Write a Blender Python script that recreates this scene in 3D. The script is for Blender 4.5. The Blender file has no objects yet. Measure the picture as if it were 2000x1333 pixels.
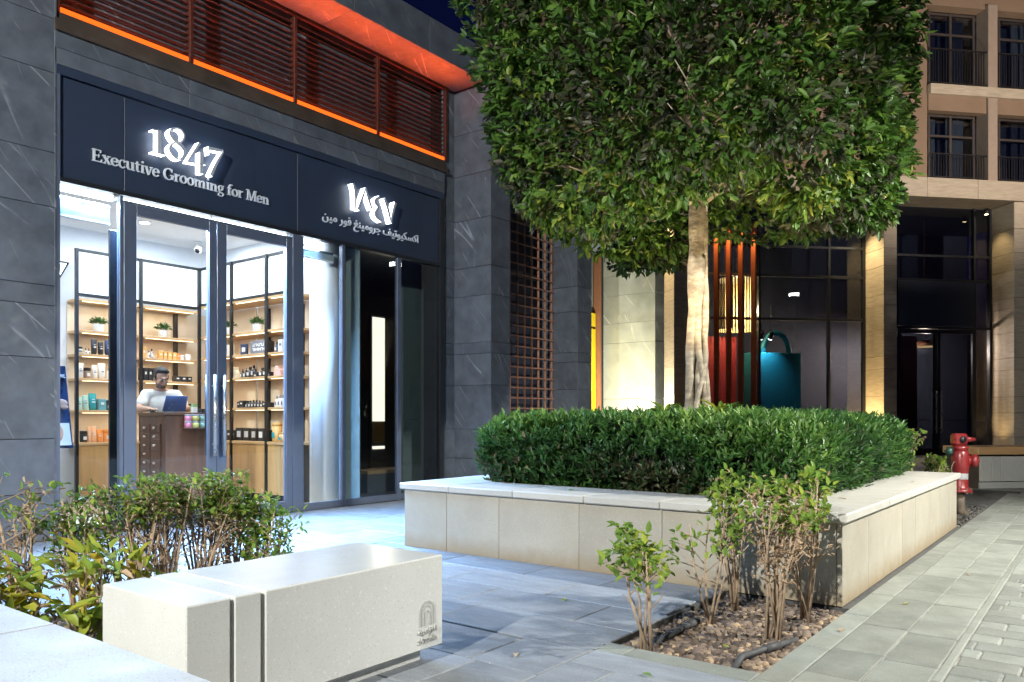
import bpy, math, random
import numpy as np
from mathutils import Vector, Matrix

# ------------------------------------------------------------------ camera, world, sun, exposure
SC = bpy.context.scene
COL = SC.collection
rad = math.radians
RN = random.Random(11)
NP = np.random.default_rng(5)

cam_d = bpy.data.cameras.new("camera")
cam_d.sensor_width = 36.0
cam_d.lens = 27.43
cam_d.shift_y = 0.07525
cam_d.clip_start = 0.05
cam_d.clip_end = 1500.0
cam = bpy.data.objects.new("camera", cam_d)
cam.location = (0.0, 0.0, 1.1)
cam.rotation_euler = (rad(90), 0.0, rad(-52.486))
COL.objects.link(cam)
SC.camera = cam

SUN_ELEV, SUN_ROT = rad(-1.5), rad(320)
world = bpy.data.worlds.new("World")
SC.world = world
world.use_nodes = True
wn, wl = world.node_tree.nodes, world.node_tree.links
wn.clear()
w_out = wn.new("ShaderNodeOutputWorld")
w_bg = wn.new("ShaderNodeBackground")
w_sky = wn.new("ShaderNodeTexSky")
w_sky.sky_type = 'NISHITA'
w_sky.sun_disc = False
w_sky.ozone_density = 6.0
w_sky.dust_density = 0.0
w_sky.sun_elevation = SUN_ELEV
w_sky.sun_rotation = SUN_ROT
w_bg.inputs[1].default_value = 0.15
wl.new(w_sky.outputs[0], w_bg.inputs[0])
wl.new(w_bg.outputs[0], w_out.inputs[0])

moon_d = bpy.data.lights.new("moonlight", 'SUN')
moon_d.energy = 0.02
moon_d.angle = rad(0.5)
moon_d.color = (0.8, 0.88, 1.0)
moon = bpy.data.objects.new("moonlight", moon_d)
moon.rotation_euler = (rad(50), 0, rad(-30))
COL.objects.link(moon)

SC.view_settings.view_transform = 'Standard'
SC.view_settings.look = 'None'
SC.view_settings.exposure = 0.0
SC.view_settings.gamma = 1.0
SC.view_settings.use_curve_mapping = False
SC.render.engine = 'CYCLES'
SC.cycles.use_denoising = True
SC.cycles.max_bounces = 7
SC.cycles.transparent_max_bounces = 10
SC.cycles.diffuse_bounces = 3
SC.cycles.glossy_bounces = 3
SC.cycles.caustics_reflective = False
SC.cycles.caustics_refractive = False
SC.cycles.sample_clamp_indirect = 6.0
SC.cycles.adaptive_threshold = 0.035
SC.cycles.light_sampling_threshold = 0.03

# ------------------------------------------------------------------ light levels (one place to tune)
E_CEIL = 210.0      # shop ceiling panels
E_STRIP = 1600.0     # linear light along the shop window head
E_LAMP1 = 9200.0    # street lamp behind the camera
E_LAMP2 = 7800.0     # street lamp beside the path
E_LAMP3 = 4200.0    # street lamp further down the lane
E_LED = 20.0        # orange line behind the louvres
E_TREE = 230.0       # uplights at the trunk
E_PIL = 60.0        # uplights at the lit pillars
WHITE = (0.80, 0.90, 1.0)
COOL = (0.33, 0.57, 1.0)
LAMPC = (1.0, 0.98, 0.90)
WARM = (1.0, 0.74, 0.40)
ORANGE = (1.0, 0.10, 0.008)

# ------------------------------------------------------------------ helpers
class MB:
    """collects faces, in world (or root-local) coordinates, for one mesh object"""
    def __init__(s):
        s.v, s.f, s.m = [], [], []
    def add(s, vs, fs, mi=0):
        o = len(s.v)
        s.v += [tuple(p) for p in vs]
        for f in fs:
            s.f.append(tuple(i + o for i in f)); s.m.append(mi)
        return s
    def box(s, x0, x1, y0, y1, z0, z1, b=0.0, mi=0, M=None):
        cx, cy, cz = (x0 + x1) / 2, (y0 + y1) / 2, (z0 + z1) / 2
        hx, hy, hz = abs(x1 - x0) / 2, abs(y1 - y0) / 2, abs(z1 - z0) / 2
        vs, fs = bevbox(hx, hy, hz, b)
        vs = [Vector((p[0] + cx, p[1] + cy, p[2] + cz)) for p in vs]
        if M is not None: vs = [M @ p for p in vs]
        return s.add(vs, fs, mi)
    def tube(s, pts, rs, n=8, cap=True, mi=0):
        pts = [Vector(p) for p in pts]
        if not hasattr(rs, '__len__'): rs = [rs] * len(pts)
        ring = []
        t0 = (pts[1] - pts[0]).normalized()
        up = Vector((0, 0, 1)) if abs(t0.z) < .9 else Vector((1, 0, 0))
        a = t0.cross(up).normalized()
        vs, fs = [], []
        for i, p in enumerate(pts):
            if i == 0: t = pts[1] - p
            elif i == len(pts) - 1: t = p - pts[i - 1]
            else: t = pts[i + 1] - pts[i - 1]
            t.normalize()
            a = (a - t * a.dot(t)).normalized()
            bb = t.cross(a)
            for k in range(n):
                an = 2 * math.pi * k / n
                vs.append(p + (a * math.cos(an) + bb * math.sin(an)) * rs[i])
        for i in range(len(pts) - 1):
            for k in range(n):
                k2 = (k + 1) % n
                fs.append((i * n + k, i * n + k2, (i + 1) * n + k2, (i + 1) * n + k))
        if cap:
            fs.append(tuple(range(n - 1, -1, -1)))
            fs.append(tuple((len(pts) - 1) * n + k for k in range(n)))
        return s.add(vs, fs, mi)
    def lathe(s, prof, c=(0, 0, 0), n=16, M=None, mi=0, sx=1.0, sy=1.0):
        vs, fs = [], []
        for r, z in prof:
            for k in range(n):
                an = 2 * math.pi * k / n
                vs.append(Vector((r * math.cos(an) * sx, r * math.sin(an) * sy, z)))
        for i in range(len(prof) - 1):
            for k in range(n):
                k2 = (k + 1) % n
                fs.append((i * n + k, i * n + k2, (i + 1) * n + k2, (i + 1) * n + k))
        fs.append(tuple(range(n - 1, -1, -1)))
        fs.append(tuple((len(prof) - 1) * n + k for k in range(n)))
        if M is not None: vs = [M @ p for p in vs]
        vs = [p + Vector(c) for p in vs]
        return s.add(vs, fs, mi)
    def prism(s, poly, a0, a1, axis='Y', mi=0):
        """polygon extruded along an axis; poly in the two other axes"""
        n = len(poly)
        def pt(u, w, a):
            return {'Y': (u, a, w), 'X': (a, u, w), 'Z': (u, w, a)}[axis]
        vs = [pt(u, w, a0) for u, w in poly] + [pt(u, w, a1) for u, w in poly]
        fs = [tuple(range(n)), tuple(range(2 * n - 1, n - 1, -1))]
        for i in range(n):
            j = (i + 1) % n
            fs.append((j, i, i + n, j + n))
        return s.add(vs, fs, mi)
    def build(s, name, mat, parent=None, smooth=False, center=True):
        me = bpy.data.meshes.new(name)
        c = Vector((0, 0, 0))
        if center and s.v:
            A = np.array([tuple(p) for p in s.v])
            lo, hi = A.min(0), A.max(0)
            c = Vector(((lo[0] + hi[0]) / 2, (lo[1] + hi[1]) / 2, (lo[2] + hi[2]) / 2))
            s.v = [tuple(r) for r in (A - np.array(c))]
        me.from_pydata(s.v, [], s.f)
        mats = mat if isinstance(mat, (list, tuple)) else [mat]
        for m_ in mats: me.materials.append(m_)
        if len(mats) > 1: me.polygons.foreach_set('material_index', s.m)
        if smooth: me.polygons.foreach_set('use_smooth', [True] * len(me.polygons))
        me.update()
        o = bpy.data.objects.new(name, me)
        COL.objects.link(o)
        o.location = c
        if parent is not None:
            o.parent = parent
            o.location = c - off(parent)
        return o

def off(o):
    """accumulated location of an axis-aligned parent chain; rotated roots are built in local space"""
    if o is None or o.get('_local'): return Vector((0, 0, 0))
    return o.location + (off(o.parent) if o.parent else Vector((0, 0, 0)))

def bevbox(hx, hy, hz, b):
    if b <= 0:
        vs = [(sx * hx, sy * hy, sz * hz) for sx in (-1, 1) for sy in (-1, 1) for sz in (-1, 1)]
        fs = [(0, 1, 3, 2), (4, 6, 7, 5), (0, 4, 5, 1), (2, 3, 7, 6), (0, 2, 6, 4), (1, 5, 7, 3)]
        return vs, fs
    b = min(b, hx * .9, hy * .9, hz * .9)
    vs, ix = [], {}
    for sx in (-1, 1):
        for sy in (-1, 1):
            for sz in (-1, 1):
                for a in range(3):
                    p = [sx * (hx - b), sy * (hy - b), sz * (hz - b)]
                    p[a] = (sx * hx, sy * hy, sz * hz)[a]
                    ix[(sx, sy, sz, a)] = len(vs); vs.append(tuple(p))
    fs = []
    def q(*k): fs.append(tuple(ix[i] for i in k))
    for s_ in (-1, 1):
        f = [(s_, -1, -1, 0), (s_, 1, -1, 0), (s_, 1, 1, 0), (s_, -1, 1, 0)]; q(*(f if s_ > 0 else f[::-1]))
        f = [(-1, s_, -1, 1), (-1, s_, 1, 1), (1, s_, 1, 1), (1, s_, -1, 1)]; q(*(f if s_ > 0 else f[::-1]))
        f = [(-1, -1, s_, 2), (1, -1, s_, 2), (1, 1, s_, 2), (-1, 1, s_, 2)]; q(*(f if s_ > 0 else f[::-1]))
    for s1 in (-1, 1):
        for s2 in (-1, 1):
            f = [(s1, s2, -1, 0), (s1, s2, -1, 1), (s1, s2, 1, 1), (s1, s2, 1, 0)]; q(*(f if s1 * s2 > 0 else f[::-1]))
            f = [(s1, -1, s2, 0), (s1, 1, s2, 0), (s1, 1, s2, 2), (s1, -1, s2, 2)]; q(*(f if s1 * s2 > 0 else f[::-1]))
            f = [(-1, s1, s2, 1), (-1, s1, s2, 2), (1, s1, s2, 2), (1, s1, s2, 1)]; q(*(f if s1 * s2 > 0 else f[::-1]))
            for s3 in (-1, 1):
                f = [(s1, s2, s3, 0), (s1, s2, s3, 1), (s1, s2, s3, 2)]; q(*(f if s1 * s2 * s3 > 0 else f[::-1]))
    return vs, fs

_mc = {}
def piece(name, dx, dy, dz, b, mat, loc, parent=None, rot=None):
    """bevelled block with mesh data shared between equal pieces; loc is its centre"""
    k = (round(dx, 3), round(dy, 3), round(dz, 3), round(b, 4), mat.name)
    if k not in _mc:
        vs, fs = bevbox(dx / 2, dy / 2, dz / 2, b)
        me = bpy.data.meshes.new(name); me.from_pydata(vs, [], fs); me.materials.append(mat); me.update()
        _mc[k] = me
    o = bpy.data.objects.new(name, _mc[k]); COL.objects.link(o)
    o.location = Vector(loc)
    if parent is not None:
        o.parent = parent; o.location = Vector(loc) - off(parent)
    if rot: o.rotation_euler = rot
    return o

def pbox(name, x0, x1, y0, y1, z0, z1, b, mat, parent=None):
    return piece(name, abs(x1 - x0), abs(y1 - y0), abs(z1 - z0), b, mat, ((x0 + x1) / 2, (y0 + y1) / 2, (z0 + z1) / 2), parent)

def thing(name, loc, label, cat, group=None, rz=0.0, local=False):
    o = bpy.data.objects.new(name, None); COL.objects.link(o)
    o.empty_display_size = .2
    o.location = loc; o.rotation_euler = (0, 0, rz)
    if local: o['_local'] = 1
    return tag(o, label, cat, group)

def tag(o, label=None, cat=None, group=None, kind=None):
    if label: o['label'] = label
    if cat: o['category'] = cat
    if group: o['group'] = group
    if kind: o['kind'] = kind
    return o

def struct(o):
    o['kind'] = 'structure'; return o

def part(name, loc, parent):
    o = bpy.data.objects.new(name, None); COL.objects.link(o)
    o.empty_display_size = .1
    o.location = Vector(loc) - off(parent); o.parent = parent
    return o

def lamp(name, kind, loc, energy, color, parent=None, rot=(0, 0, 0), size=.1, size_y=None, spot=None, blend=.5, look=None, spread=None):
    d = bpy.data.lights.new(name, kind); d.energy = energy; d.color = color
    if kind == 'AREA':
        d.size = size
        if size_y: d.shape = 'RECTANGLE'; d.size_y = size_y
        if spread: d.spread = rad(spread)
    else:
        d.shadow_soft_size = size
    if kind == 'SPOT': d.spot_size = spot; d.spot_blend = blend
    o = bpy.data.objects.new(name, d); COL.objects.link(o)
    o.location = Vector(loc)
    if parent is not None: o.parent = parent; o.location = Vector(loc) - off(parent)
    o.rotation_euler = rot
    if look is not None:
        o.rotation_euler = (Vector(look) - Vector(loc)).to_track_quat('-Z', 'Y').to_euler()
    return o

# ------------------------------------------------------------------ materials
MATS = {}
def nm(name):
    m = bpy.data.materials.new(name); m.use_nodes = True
    MATS[name] = m
    nt = m.node_tree; nt.nodes.clear()
    return m, nt.nodes, nt.links

def coords(n, l, rnd=True, scale=None, rot=None):
    tc = n.new("ShaderNodeTexCoord")
    out = tc.outputs['Object']
    if rnd:
        oi = n.new("ShaderNodeObjectInfo")
        mu = n.new("ShaderNodeVectorMath"); mu.operation = 'MULTIPLY_ADD'
        cx = n.new("ShaderNodeCombineXYZ")
        for i in range(3):
            mm = n.new("ShaderNodeMath"); mm.operation = 'MULTIPLY'; mm.inputs[1].default_value = (37.0, 61.0, 23.0)[i]
            l.new(oi.outputs['Random'], mm.inputs[0]); l.new(mm.outputs[0], cx.inputs[i])
        ad = n.new("ShaderNodeVectorMath"); ad.operation = 'ADD'
        l.new(out, ad.inputs[0]); l.new(cx.outputs[0], ad.inputs[1]); out = ad.outputs[0]
        n.remove(mu)
    if scale or rot:
        mp = n.new("ShaderNodeMapping")
        if scale: mp.inputs['Scale'].default_value = scale
        if rot: mp.inputs['Rotation'].default_value = rot
        l.new(out, mp.inputs[0]); out = mp.outputs[0]
    return out

def noise(n, l, vec, scale, detail=4, rough=.55, dist=0.0):
    t = n.new("ShaderNodeTexNoise")
    t.inputs['Scale'].default_value = scale; t.inputs['Detail'].default_value = detail
    t.inputs['Roughness'].default_value = rough; t.inputs['Distortion'].default_value = dist
    l.new(vec, t.inputs['Vector'])
    return t.outputs['Fac']

def ramp(n, l, fac, stops):
    r = n.new("ShaderNodeValToRGB")
    while len(r.color_ramp.elements) < len(stops): r.color_ramp.elements.new(.5)
    for e, (p_, c) in zip(r.color_ramp.elements, stops):
        e.position = p_; e.color = (c[0], c[1], c[2], 1) if hasattr(c, '__len__') else (c, c, c, 1)
    l.new(fac, r.inputs[0])
    return r.outputs[0]

def mixc(n, l, fac, a, b, mode='MIX'):
    m = n.new("ShaderNodeMix"); m.data_type = 'RGBA'; m.blend_type = mode
    for sock, v in ((m.inputs[0], fac), (m.inputs[6], a), (m.inputs[7], b)):
        if hasattr(v, 'is_linked') or hasattr(v, 'links'): l.new(v, sock)
        elif hasattr(v, '__len__'): sock.default_value = (v[0], v[1], v[2], 1)
        else: sock.default_value = v
    return m.outputs[2]

def mat(name, c, rough=.5, metal=0.0, var=.12, vs=6.0, rnd=0.0, bump=0.0, bs=40.0, speck=None, ss=160.0, spec=.5, scale=None,
        vein=None, veinrot=(0.0, 0.7, 0.0), stain=None, coat=0.0, rvar=.12, splash=None):
    m, n, l = nm(name)
    o = n.new("ShaderNodeOutputMaterial"); p = n.new("ShaderNodeBsdfPrincipled")
    v = coords(n, l, True, scale)
    f = noise(n, l, v, vs, 6)
    lo = tuple(x * (1 - var) for x in c); hi = tuple(min(1, x * (1 + var)) for x in c)
    col = ramp(n, l, f, [(.3, lo), (.7, hi)])
    if rnd:
        oi = n.new("ShaderNodeObjectInfo")
        mr = n.new("ShaderNodeMapRange"); mr.inputs[3].default_value = 1 - rnd; mr.inputs[4].default_value = 1 + rnd
        l.new(oi.outputs['Random'], mr.inputs[0])
        col = mixc(n, l, 1.0, col, mr.outputs[0], 'MULTIPLY')
    if speck:
        f2 = noise(n, l, v, ss, 2, .6)
        k = ramp(n, l, f2, [(.60, 0.0), (.68, 1.0)])
        col = mixc(n, l, k, col, speck[0])
        if len(speck) > 1:
            f3 = noise(n, l, v, ss * .6, 2, .6)
            k = ramp(n, l, f3, [(.64, 0.0), (.70, 1.0)])
            col = mixc(n, l, k, col, speck[1])
    if vein:
        for j, (sc_, wd, amt) in enumerate(((1.0, .008, .75), (1.9, .005, .5))):
            mp = n.new("ShaderNodeMapping"); mp.vector_type = 'TEXTURE'; mp.inputs['Rotation'].default_value = tuple(a * (1 if j == 0 else 1.35) for a in veinrot)
            mp.inputs['Scale'].default_value = (1 / (.22 * sc_), 1 / (.22 * sc_), 1 / (2.8 * sc_))
            l.new(v, mp.inputs[0])
            nf = noise(n, l, mp.outputs[0], 1.1, 1.5, .4, .06)
            d = n.new("ShaderNodeMath"); d.operation = 'SUBTRACT'; d.inputs[1].default_value = .5; l.new(nf, d.inputs[0])
            ab = n.new("ShaderNodeMath"); ab.operation = 'ABSOLUTE'; l.new(d.outputs[0], ab.inputs[0])
            k = ramp(n, l, ab.outputs[0], [(0.0, 1.0), (wd, 0.0)])
            gate = ramp(n, l, noise(n, l, v, 2.3 + j, 3), [(.50, 0.0), (.60, amt)])
            mm = n.new("ShaderNodeMath"); mm.operation = 'MULTIPLY'; l.new(k, mm.inputs[0]); l.new(gate, mm.inputs[1])
            col = mixc(n, l, mm.outputs[0], col, vein)
    if stain:
        sc2, depth, colr = stain
        k = ramp(n, l, noise(n, l, v, sc2, 5, .6), [(.45, 0.0), (.75, depth)])
        col = mixc(n, l, k, col, colr)
    if splash:
        z0, z1, amt, sc_ = splash
        tc = n.new("ShaderNodeTexCoord"); sx_ = n.new("ShaderNodeSeparateXYZ"); l.new(tc.outputs['Object'], sx_.inputs[0])
        ad = n.new("ShaderNodeMath"); ad.operation = 'MULTIPLY_ADD'; ad.inputs[1].default_value = .12; l.new(noise(n, l, v, 9, 5, .65), ad.inputs[0]); l.new(sx_.outputs['Z'], ad.inputs[2])
        mr2 = n.new("ShaderNodeMapRange"); mr2.inputs[1].default_value = z1 + .06; mr2.inputs[2].default_value = z0 + .06; mr2.inputs[3].default_value = 0; mr2.inputs[4].default_value = amt
        l.new(ad.outputs[0], mr2.inputs[0]); col = mixc(n, l, mr2.outputs[0], col, sc_)
    l.new(col, p.inputs['Base Color'])
    rr = ramp(n, l, noise(n, l, v, vs * 2.1, 4), [(.3, max(0.02, rough - rvar)), (.7, min(1, rough + rvar))])
    l.new(rr, p.inputs['Roughness'])
    p.inputs['Metallic'].default_value = metal
    p.inputs['Specular IOR Level'].default_value = spec
    p.inputs['Coat Weight'].default_value = coat
    if bump:
        b = n.new("ShaderNodeBump"); b.inputs['Strength'].default_value = bump; b.inputs['Distance'].default_value = .01
        l.new(noise(n, l, v, bs, 5, .6), b.inputs['Height']); l.new(b.outputs[0], p.inputs['Normal'])
    l.new(p.outputs[0], o.inputs[0])
    return m

def emis(name, c, s, var=0.0):
    m, n, l = nm(name)
    o = n.new("ShaderNodeOutputMaterial"); e = n.new("ShaderNodeEmission")
    e.inputs[0].default_value = (*c, 1); e.inputs[1].default_value = s
    if var:
        v = coords(n, l, True)
        l.new(ramp(n, l, noise(n, l, v, 3.0, 3), [(.3, tuple(x * (1 - var) for x in c)), (.7, c)]), e.inputs[0])
    l.new(e.outputs[0], o.inputs[0])
    return m

def glassm(name, tint, refl=1.45, base=0.0):
    m, n, l = nm(name)
    o = n.new("ShaderNodeOutputMaterial")
    fr = n.new("ShaderNodeFresnel")
    ge = n.new("ShaderNodeNewGeometry"); mr = n.new("ShaderNodeMapRange")
    mr.inputs[3].default_value = refl; mr.inputs[4].default_value = 1.0 / refl      # same reflectance from inside the pane
    l.new(ge.outputs['Backfacing'], mr.inputs[0]); l.new(mr.outputs[0], fr.inputs[0])
    t = n.new("ShaderNodeBsdfTransparent"); t.inputs[0].default_value = (*tint, 1)
    g = n.new("ShaderNodeBsdfGlossy"); g.inputs['Roughness'].default_value = 0.0
    fac = fr.outputs[0]
    if base:
        ad = n.new("ShaderNodeMath"); ad.operation = 'ADD'; ad.use_clamp = True; ad.inputs[1].default_value = base
        l.new(fac, ad.inputs[0]); fac = ad.outputs[0]
    mx = n.new("ShaderNodeMixShader")
    l.new(fac, mx.inputs[0]); l.new(t.outputs[0], mx.inputs[1]); l.new(g.outputs[0], mx.inputs[2])
    l.new(mx.outputs[0], o.inputs[0])
    return m

def leafm(name, stops, rough=.42, trans=.25, spec=.5):
    """leaf colour from the per-leaf attribute 'tint'"""
    m, n, l = nm(name)
    o = n.new("ShaderNodeOutputMaterial"); p = n.new("ShaderNodeBsdfPrincipled")
    a = n.new("ShaderNodeAttribute"); a.attribute_name = 'tint'
    col = ramp(n, l, a.outputs['Fac'], stops)
    v = coords(n, l, False)
    col = mixc(n, l, .35, col, ramp(n, l, noise(n, l, v, 18, 3), [(.3, .45), (.7, 1.0)]), 'MULTIPLY')
    l.new(col, p.inputs['Base Color'])
    p.inputs['Roughness'].default_value = rough
    p.inputs['Specular IOR Level'].default_value = spec
    tr = n.new("ShaderNodeBsdfTranslucent"); l.new(col, tr.inputs[0])
    mx = n.new("ShaderNodeMixShader"); mx.inputs[0].default_value = trans
    l.new(p.outputs[0], mx.inputs[1]); l.new(tr.outputs[0], mx.inputs[2]); l.new(mx.outputs[0], o.inputs[0])
    return m

def woodm(name, c1, c2, rough=.45, sc=(1, 1, .12), s=14):
    m, n, l = nm(name)
    o = n.new("ShaderNodeOutputMaterial"); p = n.new("ShaderNodeBsdfPrincipled")
    v = coords(n, l, True, sc)
    f = noise(n, l, v, s, 6, .6, .6)
    l.new(ramp(n, l, f, [(.3, c1), (.7, c2)]), p.inputs['Base Color'])
    p.inputs['Roughness'].default_value = rough
    l.new(p.outputs[0], o.inputs[0])
    return m

M_SLATE = mat('dark_slate_marble', (.082, .097, .122), .5, var=.25, vs=5, rnd=.12, bump=.12, bs=25, vein=(.30, .33, .37), veinrot=(.75, .75, 0))
M_PALE = mat('pale_grey_marble', (.30, .31, .27), .5, var=.14, vs=3, rnd=.08, bump=.05, bs=25, vein=(.62, .62, .55), veinrot=(.75, .75, 0))
M_BEIGE = mat('beige_travertine', (.46, .40, .31), .6, var=.18, vs=5, rnd=.10, bump=.1, bs=30, scale=(.6, .6, 5))
M_SIGN = mat('navy_sign_panel', (.024, .037, .068), .42, var=.08, vs=2, rvar=.05)
M_FRAME = mat('blue_grey_aluminium', (.10, .125, .18), .42, metal=.25, var=.06, vs=3)
M_DFRAME = mat('dark_anodised_frame', (.03, .034, .042), .4, metal=.5, var=.1)
M_BLACK = mat('black_satin_metal', (.012, .012, .014), .4, metal=.3, var=.1)
M_BROWNTRIM = mat('brown_weathered_trim', (.055, .042, .034), .55, var=.3, vs=4, bump=.1)
M_SLAT = mat('rust_red_slat', (.085, .022, .014), .5, metal=.2, var=.15)
M_PAVE = mat('grey_granite_paving', (.19, .21, .235), .52, var=.22, vs=7, rnd=.17, scale=(1.6, .45, 1), bump=.25, bs=70, speck=((.17, .18, .20), (.40, .41, .43)), ss=200, stain=(3.2, .45, (.28, .295, .31)))
M_PATH = mat('greenish_stone_path', (.20, .215, .19), .62, var=.18, vs=5, rnd=.20, bump=.3, bs=70, speck=((.14, .155, .14), (.30, .31, .28)), ss=200, stain=(1.3, .3, (.29, .30, .27)))
M_PAVER = mat('small_block_paver', (.185, .20, .18), .68, var=.18, vs=6, rnd=.18, bump=.3, bs=80, speck=((.13, .14, .13), (.32, .32, .29)), ss=240)
M_GROUT = mat('sand_joint', (.07, .07, .068), .9, var=.25, vs=20, bump=.3, bs=120)
M_ASPH = mat('dark_asphalt', (.045, .047, .05), .85, var=.2, vs=30, bump=.3, bs=150)
M_BENCH = mat('white_terrazzo', (.60, .61, .59), .22, var=.05, vs=3, speck=((.48, .49, .48), (.72, .72, .69)), ss=150, bump=.0, bs=60, rvar=.03, stain=(1.8, .16, (.46, .45, .41)))
M_ENGR = mat('engraving_shade_grey', (.40, .41, .39), .6, var=.1)  # shade of the engraving put into the colour of the raised strokes
M_GRAN = mat('beige_granite_cladding', (.37, .345, .285), .6, var=.07, vs=3, rnd=.07, speck=((.27, .255, .22), (.52, .5, .43)), ss=190, bump=.1, bs=90, stain=(2.2, .45, (.30, .26, .19)), splash=(-.25, -.10, .85, (.27, .20, .11)))
M_CAP = mat('granite_coping', (.47, .46, .42), .5, var=.06, vs=3, rnd=.06, speck=((.32, .31, .29), (.56, .55, .5)), ss=190, bump=.08, bs=90, stain=(2.5, .25, (.36, .34, .3)))
M_SLAB = mat('white_granite_coping', (.50, .51, .50), .5, var=.05, vs=3, speck=((.27, .27, .28), (.62, .62, .62)), ss=150, bump=.1, bs=90, stain=(2.0, .3, (.38, .38, .36)))
M_SOIL = mat('brown_soil', (.05, .036, .026), .95, var=.4, vs=12, bump=.8, bs=40)
M_GRAVEL = mat('dark_gravel', (.05, .048, .045), .8, var=.4, rnd=.4)
M_BARK = mat('pale_ficus_bark', (.36, .31, .235), .8, var=.35, vs=9, bump=1.0, bs=22, scale=(1, 1, 2.2), stain=(6, .9, (.13, .10, .07)), rvar=.05)
M_TWIG = mat('brown_twig', (.34, .25, .17), .8, var=.3, vs=20)
M_WALLW = mat('white_plaster', (.72, .74, .78), .7, var=.03)
M_WALLC = mat('cream_shelf_back', (.70, .60, .47), .7, var=.04)
M_CEIL = mat('white_ceiling', (.80, .81, .82), .8, var=.02)
M_FLOORIN = woodm('pale_oak_floor', (.42, .31, .19), (.56, .43, .28), .4, (1, .08, 1), 10)
M_OAK = woodm('oak_veneer', (.40, .23, .085), (.52, .31, .13), .45)
M_OAKH = woodm('oak_shelf_board', (.42, .25, .11), (.56, .35, .17), .45, (.12, .12, 1))
M_WALNUT = woodm('dark_walnut', (.065, .022, .009), (.115, .045, .02), .55)
M_BRASSK = mat('pale_nickel', (.7, .66, .58), .3, metal=.9, var=.05)
M_STEEL = mat('brushed_steel', (.55, .56, .56), .32, metal=.95, var=.05)
M_LETTER = mat('grey_metal_letter', (.42, .46, .53), .45, metal=.2, var=.05)
M_LETTER2 = mat('silver_letter', (.62, .68, .78), .45, metal=.1, var=.04)
M_BLIND = mat('grey_roller_blind', (.30, .36, .38), .8, var=.05)
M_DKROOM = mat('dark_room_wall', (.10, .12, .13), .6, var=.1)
M_GRNROOM = mat('grey_green_partition', (.17, .21, .195), .6, var=.08)
M_REDH = mat('glossy_red_enamel', (.17, .012, .014), .34, var=.35, vs=9, coat=.15, stain=(9, .6, (.07, .02, .015)))
M_GREENCAP = mat('dark_green_cap', (.015, .05, .04), .4)
M_IRON = mat('rusty_iron_pipe', (.11, .085, .06), .75, var=.3, vs=14, bump=.3)
M_PLASTER = mat('tan_render', (.25, .175, .12), .85, var=.06, vs=2, bump=.15, bs=90)
M_RAIL = mat('dark_railing', (.03, .027, .028), .5, metal=.4)
M_BFRAME = mat('bronze_window_frame', (.10, .085, .08), .45, metal=.4)
M_WFRAME = mat('tan_frame_column', (.34, .27, .22), .7, var=.06)
M_DARKGL = mat('dark_room', (.04, .048, .075), .8, var=.1)
M_CURTAIN = mat('grey_curtain', (.16, .18, .2), .8, var=.2, vs=4, scale=(12, 12, .3))
M_TEAL = mat('teal_card', (.0, .16, .22), .6, var=.05)
M_REDCARD = mat('red_card', (.25, .012, .014), .6, var=.08)
M_PURPLE = mat('dark_purple_panel', (.12, .022, .07), .6, var=.1)
M_YELLOW = mat('yellow_panel', (.75, .55, .01), .5, var=.04)
M_FINS = mat('rust_orange_fin', (.26, .11, .06), .5, var=.1)
M_FRINGE = mat('pale_fringe', (.55, .42, .2), .7, var=.2)
M_HOSE = mat('grey_black_hose', (.045, .047, .05), .7, var=.2)
M_WHITEPL = mat('white_plastic', (.78, .78, .78), .4, var=.02)
M_SKIN = mat('skin', (.47, .27, .18), .5, var=.08, vs=14)
M_HAIR = mat('black_hair', (.012, .010, .010), .55, var=.3, vs=60, bump=.5, bs=120)
M_BEARD = mat('short_dark_beard', (.13, .08, .06), .7, var=.3, vs=80)
M_SHIRT = mat('off_white_cotton', (.74, .72, .66), .85, var=.05, vs=5, bump=.9, bs=7)
M_LAPTOP = mat('laptop_lid_blue_reflection', (.16, .32, .72), .18, metal=.4, var=.3, vs=3)  # blue reflection on the lid put into its base colour
M_POT = mat('white_ceramic_pot', (.8, .8, .78), .35, var=.03)
GL_SHOP = glassm('clear_shop_glass', (.93, .96, .97), 1.38)
GL_DARK = glassm('tinted_glass', (.78, .82, .84), 1.5, .02)
GL_BLDG = glassm('dark_reflective_glass', (.66, .70, .76), 1.5, .02)
EM_LED = emis('orange_led', (1, .13, .012), 1.9)
EM_STRIP = emis('white_led', (.85, .93, 1.0), 9.0)
EM_BOX = emis('white_lightbox', (.86, .93, 1.0), 2.6, .12)
EM_WARM = emis('warm_shelf_led', (1.0, .80, .52), 5.0)
EM_DOWN = emis('downlight_lens', (1, .97, .92), 12.0)
EM_SIDE = emis('lit_letter_return', (.88, .94, 1.0), 5.0)
EM_WBOX = emis('warm_light_column', (1.0, .87, .68), 2.2, .08)
EM_LAMPH = emis('street_lamp_lens', (1, .96, .88), 30.0)
EM_UP = emis('uplight_lens', WARM, 20.0)
LF_TREE = leafm('ficus_leaf', [(0, (.085, .085, .06)), (.24, (.07, .085, .04)), (.32, (.045, .11, .02)), (.55, (.085, .19, .03)), (.85, (.17, .29, .045)), (1, (.34, .38, .07))], .5, .34)
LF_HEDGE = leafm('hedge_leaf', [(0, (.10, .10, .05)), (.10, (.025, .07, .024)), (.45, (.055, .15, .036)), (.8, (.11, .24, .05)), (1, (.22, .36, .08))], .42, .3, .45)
LF_SHRUB = leafm('shrub_leaf', [(0, (.05, .03, .02)), (.25, (.16, .10, .05)), (.35, (.10, .19, .035)), (.7, (.22, .36, .06)), (.9, (.44, .50, .07)), (1, (.62, .46, .05))], .5, .42)
LF_POT = leafm('pot_plant_leaf', [(0, (.03, .09, .03)), (1, (.14, .26, .08))], .5, .2)
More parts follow.
